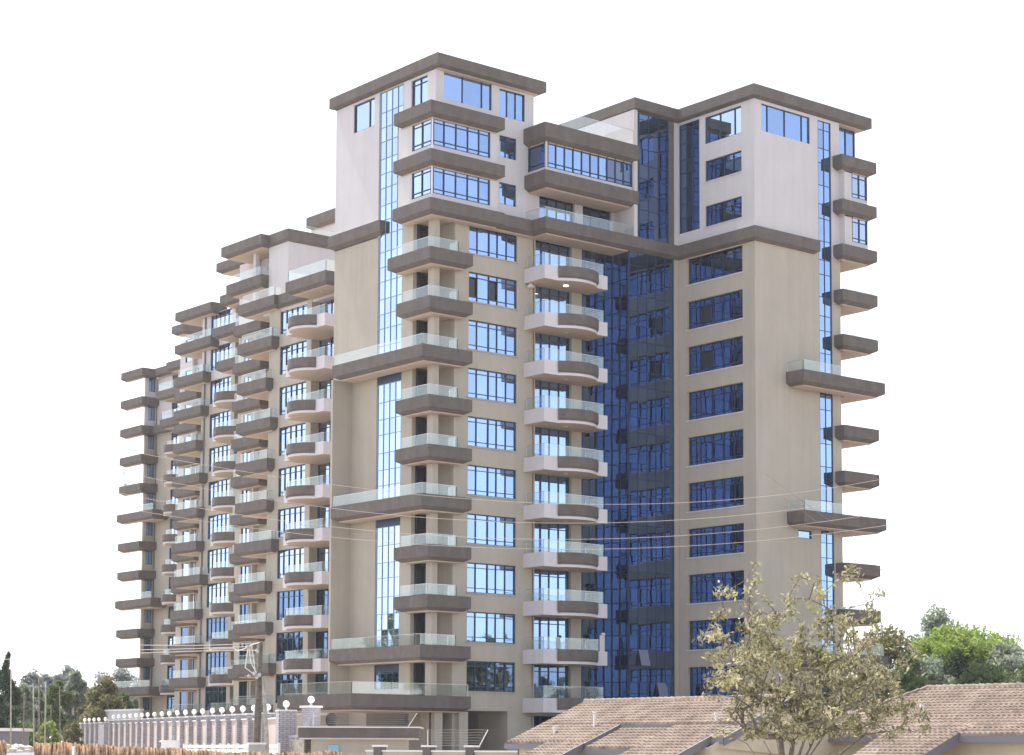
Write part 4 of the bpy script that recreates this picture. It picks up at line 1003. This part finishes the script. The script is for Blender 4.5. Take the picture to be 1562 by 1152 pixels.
# the dry tree in front of the houses
def dry_tree():
    rs = np.random.RandomState(12); D = 50.0
    base = at(1205, D, -2.6); t = thing('dry_tree', 'many branched tree with dry brown and pale leaves in front of the tiled houses', 'tree', loc=tuple(base))
    def loc(px, py, dd): return at(px, D+dd, None, py)-base
    tips = []
    # crown: measured outline of the tree in metres around its trunk
    outer = [(1152,862),(1160,880),(1145,900),(1213,882),(1228,886),(1245,884),(1258,900),(1112,893),(1120,912),(1100,908),(1072,968),(1095,940),(1110,935),(1084,1000),(1068,972),(1170,915),(1165,930),(1205,920),(1200,912),(1238,915),(1262,925),(1298,866),(1310,872),(1290,880),(1135,925),(1340,905),(1330,930),(1300,930),(1290,945),(1340,960),(1362,985),(1376,1010),(1395,1000),(1090,1030),(1108,1045),(1380,1075),(1400,1090),(1415,1100),(1290,1010),(1250,950),(1260,940),(1130,960),(1120,990),(1140,945),(1180,950),(1076,1055),(1100,1010)]
    for a in outer: tips.append(loc(a[0]+rs.normal()*3, a[1]+rs.normal()*3, rs.normal()*.7))
    for _ in range(230):
        a = rs.rand()*6.283; r = math.sqrt(rs.rand())
        px = 1232+115*r*math.cos(a); py = 1022+98*r*math.sin(a)
        if px < 1150 and py > 1075: continue
        tips.append(loc(px, py, rs.normal()*1.1))
    for _ in range(60): tips.append(loc(rs.uniform(1085, 1180), rs.uniform(940, 1050), rs.normal()*.8))
    for _ in range(26): tips.append(loc(rs.uniform(1105, 1180), rs.uniform(1040, 1125), rs.normal()*.7))
    for _ in range(60): tips.append(loc(rs.uniform(1250, 1370), rs.uniform(1000, 1120), rs.normal()*.8))
    for _ in range(70): tips.append(loc(rs.uniform(1175, 1310), rs.uniform(1030, 1125), rs.normal()*.9))
    for _ in range(14): tips.append(loc(rs.uniform(1340, 1420), rs.uniform(1070, 1115), rs.normal()*.5))
    nodes = [Vector((0,0,0)), Vector((.05,0,.9)), Vector((.1,.1,1.7)), Vector((.0,.1,2.4))]; par = [-1, 0, 1, 2]
    for px, py in ((1180,1100),(1235,1105),(1210,1090),(1265,1110),(1165,1130),(1295,1125),(1222,1060),(1250,1070),(1320,1120),(1190,1050),(1275,1060),(1140,1135)):
        a = loc(px, py, rs.normal()*.6); nodes.append((nodes[3]+a)/2+Vector(rs.normal(size=3)*.05)); par.append(3); nodes.append(a); par.append(len(nodes)-2)
    tips.sort(key=lambda q: (q-nodes[3]).length)
    leafp = []
    for q in tips:
        best, bi = 1e9, 0
        for i, p in enumerate(nodes):
            if i < 3: continue
            d = q-p; c = d.length+max(0, -d.z)*1.6+ (1.0 if d.length < .12 else 0)
            if c < best: best, bi = c, i
        p = nodes[bi]; d = q-p; n = max(1, int(d.length/.4)); prev = bi
        for k in range(1, n+1):
            f = k/n; w_ = p+d*f+Vector((0, 0, -.10*d.length*math.sin(math.pi*f)))+Vector(rs.normal(size=3)*.03)
            nodes.append(w_); par.append(prev); prev = len(nodes)-1
        leafp.append((q, d.normalized()))
    cnt = [0]*len(nodes); ch = [0]*len(nodes)
    for i in range(len(nodes)-1, 0, -1):
        if ch[i] == 0: cnt[i] = 1
        cnt[par[i]] += cnt[i]; ch[par[i]] += 1
    m = MB()
    for i in range(1, len(nodes)):
        r1 = .0100*cnt[i]**.45; r0 = .0100*min(cnt[par[i]], cnt[i]*1.6+1)**.45
        m.tube([nodes[par[i]], nodes[i]], [r0, r1], 'bark', 5 if cnt[i] < 20 else 8, False)
    m.build('trunk', t)
    P = []
    for q, d in leafp:
        k = rs.randint(8, 34)
        v = rs.normal(size=(k, 3))*np.array([.10, .10, .07])
        P.append(np.array(q)+v+np.array([0,0,-.03]))
        if rs.rand() < .5: P.append(np.array(q)-np.array(d)*.25+rs.normal(size=(k//3, 3))*.07)
    P = np.concatenate(P)
    leaf_object('crown', P, None, .15, 'leaf_dry', t, ratio=.36, droop=.6, seed=5)
    g = []
    for px, py in ((1272,1002),(1258,1008),(1300,1068),(1250,905),(1240,925),(1168,985),(1290,1110),(1215,1012),(1330,950),(1240,1000)):
        c = np.array(loc(px, py, -.3)); g.append(c+rs.normal(size=(45, 3))*np.array([.12, .12, .09]))
    leaf_object('fresh_leaves', np.concatenate(g), None, .12, 'leaf_yellow', t, ratio=.36, droop=.5, seed=6)
dry_tree()

# ------------------------------------------------------------------ poles and wires
def pole(name, label, px0, py0, px1, py1, d, r, mat, zb=None, group=None):
    a = at(px0, d, gz(d) if zb is None else zb); b = at(px1, d, None, py1)
    o = MB(); o.tube([tuple(a), tuple(a+(b-a)*.5), tuple(b)], [r, r*.85, r*.7], mat, 8); ob = o.build(name, smooth=True)
    tag(ob, label, 'pole', group); return a, b
PG = 'rough wooden poles at the left'
for i, (px, py, px1, d, r, mt, lb) in enumerate((
    (52, 1048, 51, 120, .05, 'wood_pale', 'pale thin pole left of the thick dark pole'),
    (59, 1034, 60, 118, .085, 'wood_pole', 'thick dark bare pole, the tallest in the cluster of poles'),
    (68, 1040, 70, 117, .055, 'wood_pale', 'pale grey pole right of the thick dark pole'),
    (78, 1075, 78, 121, .035, 'wood_pole', 'short thin dark stake at the right of the pole cluster'),
    (35, 1060, 37, 123, .045, 'wood_pole', 'slim dark pole left of the pole cluster, in front of pale green leaves'),
    (92, 1048, 91, 116, .05, 'wood_pole', 'dark pole with spread branches right of the pole cluster'),
    (16, 1022, 17, 126, .06, 'wood_pale', 'white utility pole in front of the dark conifer'))):
    pole('wooden_pole', lb, px, 0, px1, py, d, r, mt)
def wires(label, pts, d0, d1, r=.012, mat='wire', name='overhead_wire', group=None):
    n = len(pts); x0, x1 = pts[0][0], pts[-1][0]
    # smooth curve through the measured points
    xs = np.array([p[0] for p in pts], float); ys = np.array([p[1] for p in pts], float)
    cf = np.polyfit(xs, ys, min(3, n-1)); P = []
    for k in range(41):
        x = x0+(x1-x0)*k/40; y = np.polyval(cf, x); d = d0+(d1-d0)*k/40; P.append(tuple(at(x, d, None, y)))
    m = MB(); m.tube(P, r, mat, 5); o = m.build(name); tag(o, label, 'wire', group); return o
wires('uppermost of the four long overhead wires sagging across the building', [(-60,640),(194,681),(293,704.6),(407,724),(540,747),(719,767),(880,771),(1080,765),(1187,749),(1640,650)], 66, 60, .0075)
wires('second from the top of the four long overhead wires', [(-60,660),(178,710),(342,750),(480,774),(633,791),(780,799.6),(880,801),(944,798),(1080,790),(1174,775),(1640,690)], 66.5, 60.5, .0075)
wires('third from the top of the four long overhead wires', [(-60,700),(183,744),(277,766),(366,783),(480,804),(583,815),(780,828),(880,828),(962,824),(1080,812),(1170,795),(1640,720)], 67, 61, .0075)
wires('lowest of the four long overhead wires sagging across the building', [(-60,730),(180,764),(311,790),(480,819),(628,836),(757,843),(944,841),(1080,829),(1187,813),(1640,745)], 67.5, 61.5, .0075)
wires('upper of two thin dark wires slanting down over the right wing', [(1196,760),(1345,870),(1440,942),(1640,1090)], 58, 52, .0055, 'wire_dark')
wires('lower of two thin dark wires slanting down over the right wing', [(1170,725),(1225,765),(1420,905),(1640,1062)], 58, 52, .0055, 'wire_dark')
# street pole in front of the wall
up_ = thing('utility_pole', 'leaning wooden utility pole with insulators and a thinner prop beside it', 'pole')
D = 90
pa = at(389, D, gz(D)-.2); pt = at(397, D, None, 980)
m = MB(); m.tube([tuple(pa), tuple(pa+(pt-pa)*.55), tuple(pt)], [.19, .16, .12], 'bark', 9); m.build('shaft', up_, smooth=True)
qa = at(411, D-.3, gz(D)-.2); qt = at(402, D-.3, None, 1032)
m = MB(); m.tube([tuple(qa), tuple(qt)], [.12, .08], 'wood_pale', 8); m.build('prop', up_, smooth=True)
for (px, py) in ((378,988),(386,1000),(392,993),(380,1032),(388,1028),(392,1033),(396,1030)):
    c = at(px, D-.3, None, py); m = MB(); m.tube([(c.x,c.y,c.z-.08),(c.x,c.y,c.z),(c.x,c.y,c.z+.1)], [.05,.09,.04], 'metal' if px > 380 else 'wire', 8); m.build('insulator', up_)
m = MB(); a, b = at(374, D-.2, None, 1032), at(400, D-.2, None, 1030); m.tube([tuple(a), tuple(b)], .05, 'wood_pole', 6); m.build('crossbar', up_)
for (x0,y0,x1,y1,bow) in ((380,989,391,1026,3),(378,990,388,1029,9),(384,987,390,1028,0),(396,980,372,990,-2),(372,990,358,990,3)):
    a, b = at(x0, D-.3, None, y0), at(x1, D-.3, None, y1); mm_ = at((x0+x1)/2-bow, D-.3, None, (y0+y1)/2+bow)
    m = MB(); m.tube([tuple(a), tuple(mm_), tuple(b)], .022, 'cap_white', 5); m.build('drop_wire', up_)
for lb, pts in (('upper of three wires running left from the utility pole', [(-60,980),(60,981),(217,982),(300,985),(353,986),(396,979)]), ('middle of three wires running left from the utility pole', [(-60,996),(60,994),(217,991),(300,990),(386,986)]), ('lowest of three wires running left from the utility pole', [(-60,1008),(60,1004),(217,996),(300,994),(390,992)])):
    wires(lb, pts, 110, 90, .017, 'wire')
cb0 = at(391, 88.5, 0); t = thing('concrete_base', 'pale grey round concrete base in front of the utility pole', 'base', loc=(cb0.x, cb0.y, 0))
m = MB(); m.tube([(0,0,-1.8),(0,0,.0),(0,0,1.0)], [.5,.44,.36], 'concrete', 16); m.build('drum', t); m = MB(); m.tube([(0,0,1.002),(0,0,1.09)], .42, 'cap_white', 16); m.build('lid', t)

# ------------------------------------------------------------------ vehicles
def pickup(c, dr, label, name='pickup_truck', bed=2.6):
    ang = math.atan2(dr.y, dr.x); t = thing(name, label, 'truck', loc=(c.x, c.y, c.z)); t.rotation_euler = (0, 0, ang)
    m = MB(); prof = [(2.3,.45),(2.35,.95),(1.5,1.05),(1.0,1.75),(-.35,1.8),(-.45,1.0),(-.45,.45)]
    for s in (-1, 1):
        f = [(x, s*.82*(1 if z < 1.1 else .9), z) for x, z in prof]; m.face(f if s < 0 else f[::-1], 'paint_white')
    for i in range(len(prof)):
        a, b = prof[i], prof[(i+1) % len(prof)]; wa_ = .82*(1 if a[1] < 1.1 else .9); wb_ = .82*(1 if b[1] < 1.1 else .9)
        m.face([(a[0],wa_,a[1]),(a[0],-wa_,a[1]),(b[0],-wb_,b[1]),(b[0],wb_,b[1])], 'paint_white')
    m.build('cab', t)
    for s in (-1, 1):
        m = MB(); f = [(1.35,s*.83,1.12),(.92,s*.765,1.66),(-.2,s*.765,1.66),(-.2,s*.83,1.12)]; m.face(f if s < 0 else f[::-1], 'car_glass'); m.build('side_window', t)
    m = MB(); m.face([(1.52,-.7,1.08),(1.52,.7,1.08),(1.07,.66,1.68),(1.07,-.66,1.68)], 'car_glass'); m.build('windscreen', t)
    m = MB(); m.box(-.5-bed, -.5, -.85, .85, .5, .62, 'paint_white')
    for s in (-1, 1):
        for z in (.66, .84, 1.02): m.box(-.5-bed, -.5, s*.85-.02, s*.85+.02, z, z+.12, 'paint_white')
    m.build('bed', t)
    for x in (1.5, -.5-bed*.6):
        for s in (-1, 1):
            m = MB(); m.tube([(x, s*.62, .36), (x, s*.84, .36)], .36, 'rubber', 16); w_ = m.build('wheel', t); m = MB(); m.tube([(x, s*.842, .36), (x, s*.86, .36)], .2, 'metal', 12); m.build('rim', w_)
    return t
c = at(262, 140, 0); pickup(Vector((c.x, c.y, -.42)), fd, 'white pickup truck parked by the compound wall, left of the white barrier')
c = at(36, 88, 0); pickup(Vector((c.x, c.y, -1.18)), Vector((-RT[0], -RT[1], 0)), 'white truck at the lower left corner behind the soil bank', bed=1.4)
# white slatted barrier in front of the wall
ba = at(280, 132, 0); bb = at(425, 98, 0); d = bb-ba; L = d.length; d.normalize(); nn = Vector((-d.y, d.x, 0))
t = thing('slatted_barrier', 'white slatted barrier running along the foot of the compound wall', 'fence')
for i in range(3):
    m = MB(); m.obox((ba+bb)/2, d, nn, L/2, .03, .32+.26*i, .51+.26*i, 'paint_white'); m.build('rail', t)
for i in range(12):
    m = MB(); m.obox(ba+d*(L*i/11), d, nn, .06, .06, -.8, 1.12, 'paint_white'); m.build('post', t)

# ------------------------------------------------------------------ small house and sheds at the left
t = thing('brick_cottage', 'small pale brick cottage with steep gable among the trees', 'house')
c = at(112, 216, 0); ax_ = Vector((RT[0], RT[1], 0)).normalized(); ay_ = Vector((-ax_.y, ax_.x, 0)); 
def cp(u, v, z): q = c+ax_*u+ay_*v; return (q.x, q.y, z)
m = MB(); m.face([cp(-.4,0,-.2),cp(.9,-.5,-.2),cp(.9,-.5,4.2),cp(.2,-.25,5.9),cp(-.4,0,4.5)], 'brick_pale'); m.face([cp(.9,-.5,-.2),cp(2.3,3.5,-.2),cp(2.3,3.5,4.2),cp(.9,-.5,4.2)], 'brick_pale'); m.build('wall', t)
m = MB(); m.face([cp(1.05,-.6,4.0),cp(2.5,3.4,4.0),cp(2.0,3.8,5.75),cp(.15,-.3,6.0)], 'wall_cream'); m.build('roof', t)
t = thing('shed', 'dark low shed with a pale roof at the left edge', 'shed'); c = at(8, 135, 0)
m = MB(); m.obox(c, ax_, ay_, 1.2, 1.5, -.3, 1.9, 'gutter'); m.build('wall', t); m = MB(); m.obox(c, ax_, ay_, 1.45, 1.8, 1.9, 2.1, 'cap_white'); m.build('roof', t)
# parapet wall and dark band behind the globe lamps
a = at(147, 200, 0); b_ = at(215, 192, 0); t = thing('yard_wall', 'pale yard wall behind the far globe lamps, under the end balconies', 'wall')
d = b_-a; L = d.length; d.normalize(); nn = Vector((-d.y, d.x, 0))
m = MB(); m.obox((a+b_)/2, d, nn, L/2, .15, -.2, 4.4, 'wall_upper'); m.build('wall', t)
m = MB(); m.obox((a+b_)/2, d, nn, L/2, .22, 4.4, 4.55, 'cap_white'); m.build('coping', t)

# ------------------------------------------------------------------ plants, lamp and laundry on the balconies
def plant(x, y, z, h, label, mat='leaf_mid', seed=1):
    t = thing('potted_plant', label, 'plant', loc=(x, y, z)); rs = np.random.RandomState(seed)
    m = MB(); m.tube([(0,0,0),(0,0,.35)], [.15,.2], 'brick_pale', 10); m.build('pot', t)
    P = rs.normal(size=(160, 3))*np.array([.22, .22, h*.28])+np.array([0,0,.35+h*.5]); leaf_object('foliage', P, None, .16, mat, t, seed=seed)
plant(30.5, 95.0, ZL(8), 1.5, 'tall pale potted plant on the end balcony of the left wing', 'leaf_grey', 3)
plant(29.9, 82.5, ZL(8), 1.3, 'bushy green potted plant on a balcony of the left wing', 'leaf_mid', 4)
t = thing('laundry', 'lilac and white laundry hung over the corner of a middle balcony rail', 'laundry', loc=(13.5, -.95, ZL(1)))
m = MB()
for i in range(6):
    a0, a1 = i*.07-.2, (i+1)*.07-.2; o0, o1 = .04*math.sin(i*2), .04*math.sin((i+1)*2)
    m.face([(a0,o0,-.0),(a1,o1,-.0),(a1,o1,1.05),(a0,o0,1.05)], 'white_parapet')
m.build('cloth', t)
m = MB(); m.ball((.1,0,1.12), .16, 'wall_lilac', 12, .7); m.build('bundle', t, smooth=True)
t = thing('bell_lamp', 'small white bell shaped lamp on the wall under an upper middle balcony', 'lamp', loc=(8.75, .72, ZL(8)+1.95))
m = MB(); m.tube([(0,0,.32),(0,0,.25),(0,0,0),(0,0,-.04)], [.04,.07,.24,.24], 'frame_white', 14); m.build('shade', t); m = MB(); m.tube([(0,.2,.28),(0,0,.28)], .03, 'frame_white'); m.build('arm', t)

# ------------------------------------------------------------------ soil bank in the left foreground
def bank():
    m_, t_, b_2 = new_mat('soil_orange'); L = t_.links.new; N = t_.nodes.new
    tc = N('ShaderNodeTexCoord'); mp = N('ShaderNodeMapping'); mp.inputs['Scale'].default_value = (4, 4, .9); mp.inputs['Rotation'].default_value = (0, .35, 0); L(tc.outputs['Object'], mp.inputs[0])
    n1 = N('ShaderNodeTexNoise'); n1.inputs['Scale'].default_value = 1.6; n1.inputs['Detail'].default_value = 9; n1.inputs['Roughness'].default_value = .75; L(mp.outputs[0], n1.inputs['Vector'])
    cr = N('ShaderNodeValToRGB'); cr.color_ramp.elements[0].position = .36; cr.color_ramp.elements[0].color = (.20, .10, .055, 1); cr.color_ramp.elements[1].position = .60; cr.color_ramp.elements[1].color = (.62, .40, .26, 1)
    L(n1.outputs[0], cr.inputs[0]); L(cr.outputs[0], b_2.inputs['Base Color']); b_2.inputs['Roughness'].default_value = 1
    bp = N('ShaderNodeBump'); bp.inputs['Strength'].default_value = 1; bp.inputs['Distance'].default_value = .12; L(n1.outputs[0], bp.inputs['Height']); L(bp.outputs[0], b_2.inputs['Normal'])
    rs = np.random.RandomState(2)
    def mk(px0, px1, tops, label_kind):
        m = MB(); n = int(abs(px1-px0)/1.6); rows = 14; idx = []
        for i in range(n+1):
            px = px0+(px1-px0)*i/n; py = np.interp(px, [t[0] for t in tops], [t[1] for t in tops])+rs.normal()*.35+.8*math.sin(px*.11)
            top = at(px, 60, None, py); col = []
            for k in range(rows+1):
                f = k/rows; back = (k < 3)
                dist = 60+2.2*(1-k/3) if back else 60-1.6*((k-3)/(rows-3))**.8
                zz = top.z-.25*(1-k/3) if back else top.z-(top.z+2.75)*((k-3)/(rows-3))
                p = at(px, dist+rs.normal()*.045, zz+rs.normal()*.02); col.append(len(m.v)); m.v.append(tuple(p))
            idx.append(col)
        mi = m.mi('soil_orange')
        for i in range(n):
            for k in range(rows): m.f.append((idx[i][k], idx[i+1][k], idx[i+1][k+1], idx[i][k+1])); m.m.append(mi)
        return m.build('soil_bank', smooth=True)
    for o in (mk(52, 600, [(52,1132),(100,1133),(160,1137),(200,1139),(260,1141),(300,1144),(340,1147),(400,1148),(470,1148),(500,1145),(520,1148),(560,1154),(600,1162)], 0), mk(-60, 10, [(-60,1126),(8,1130),(10,1131)], 1)):
        o['kind'] = 'structure'
bank()
tag(pole('leaning_stake', 'pale wooden stake leaning over the orange soil bank', 105, 0, 113, 1139, 59, .06, 'cap_white') and bpy.data.objects['leaning_stake'], 'pale wooden stake leaning over the orange soil bank', 'stake')
rk = MB(); rs = np.random.RandomState(9)
for i in range(220):
    px = rs.uniform(-10, 48); p = at(px, rs.uniform(96, 112), 0); r = rs.uniform(.12, .35); z = gz(dep(p))+rs.uniform(0, .9)
    rk.ball((p.x, p.y, z), r, 'soil_pale', 6, .7)
simple('soil_pale', (.50, .42, .36), .95, var=.2, nscale=3)
o = rk.build('rubble'); tag(o, 'heap of pale rubble and stones at the left edge', 'rubble', kind='stuff')
# ================================================================== GROUND
def ground():
    simple('soil', (.36, .32, .28), .95, var=.25, nscale=.4)
    m = MB(); n = 90
    def hgt(x, y):
        d = (x-CAM[0])*_f[0]+(y-CAM[1])*_f[1]
        t = min(1, max(0, (d-75)/31)); t = t*t*(3-2*t)
        return -2.6+2.6*t if d < 400 else 0
    xs = [-900, -650, -400, -250]+[-200+6*i for i in range(84)]+[400, 550, 700, 900]
    ys = [-900, -650, -400, -250]+[-200+6*i for i in range(100)]+[500, 620, 760, 900]
    idx = {}
    for i, x in enumerate(xs):
        for j, y in enumerate(ys): idx[i, j] = len(m.v); m.v.append((x, y, hgt(x, y)))
    mi = m.mi('soil')
    for i in range(len(xs)-1):
        for j in range(len(ys)-1): m.f.append((idx[i,j], idx[i+1,j], idx[i+1,j+1], idx[i,j+1])); m.m.append(mi)
    o = m.build('ground', smooth=True); o['kind'] = 'structure'
ground()

# ------------------------------------------------------------------ haze
def haze():
    m = bpy.data.materials.new('haze'); m.use_nodes = True; t = m.node_tree; MAT['haze'] = m
    t.nodes.remove(t.nodes['Principled BSDF']); v = t.nodes.new('ShaderNodeVolumePrincipled')
    v.inputs['Color'].default_value = (.95, .97, 1, 1); v.inputs['Density'].default_value = HAZE; v.inputs['Anisotropy'].default_value = .3
    t.links.new(v.outputs[0], t.nodes['Material Output'].inputs['Volume'])
    b = MB(); b.box(-950, 950, -950, 950, -4.2, 60, 'haze'); o = b.build('haze'); o['kind'] = 'stuff'
HAZE = .00017
haze()
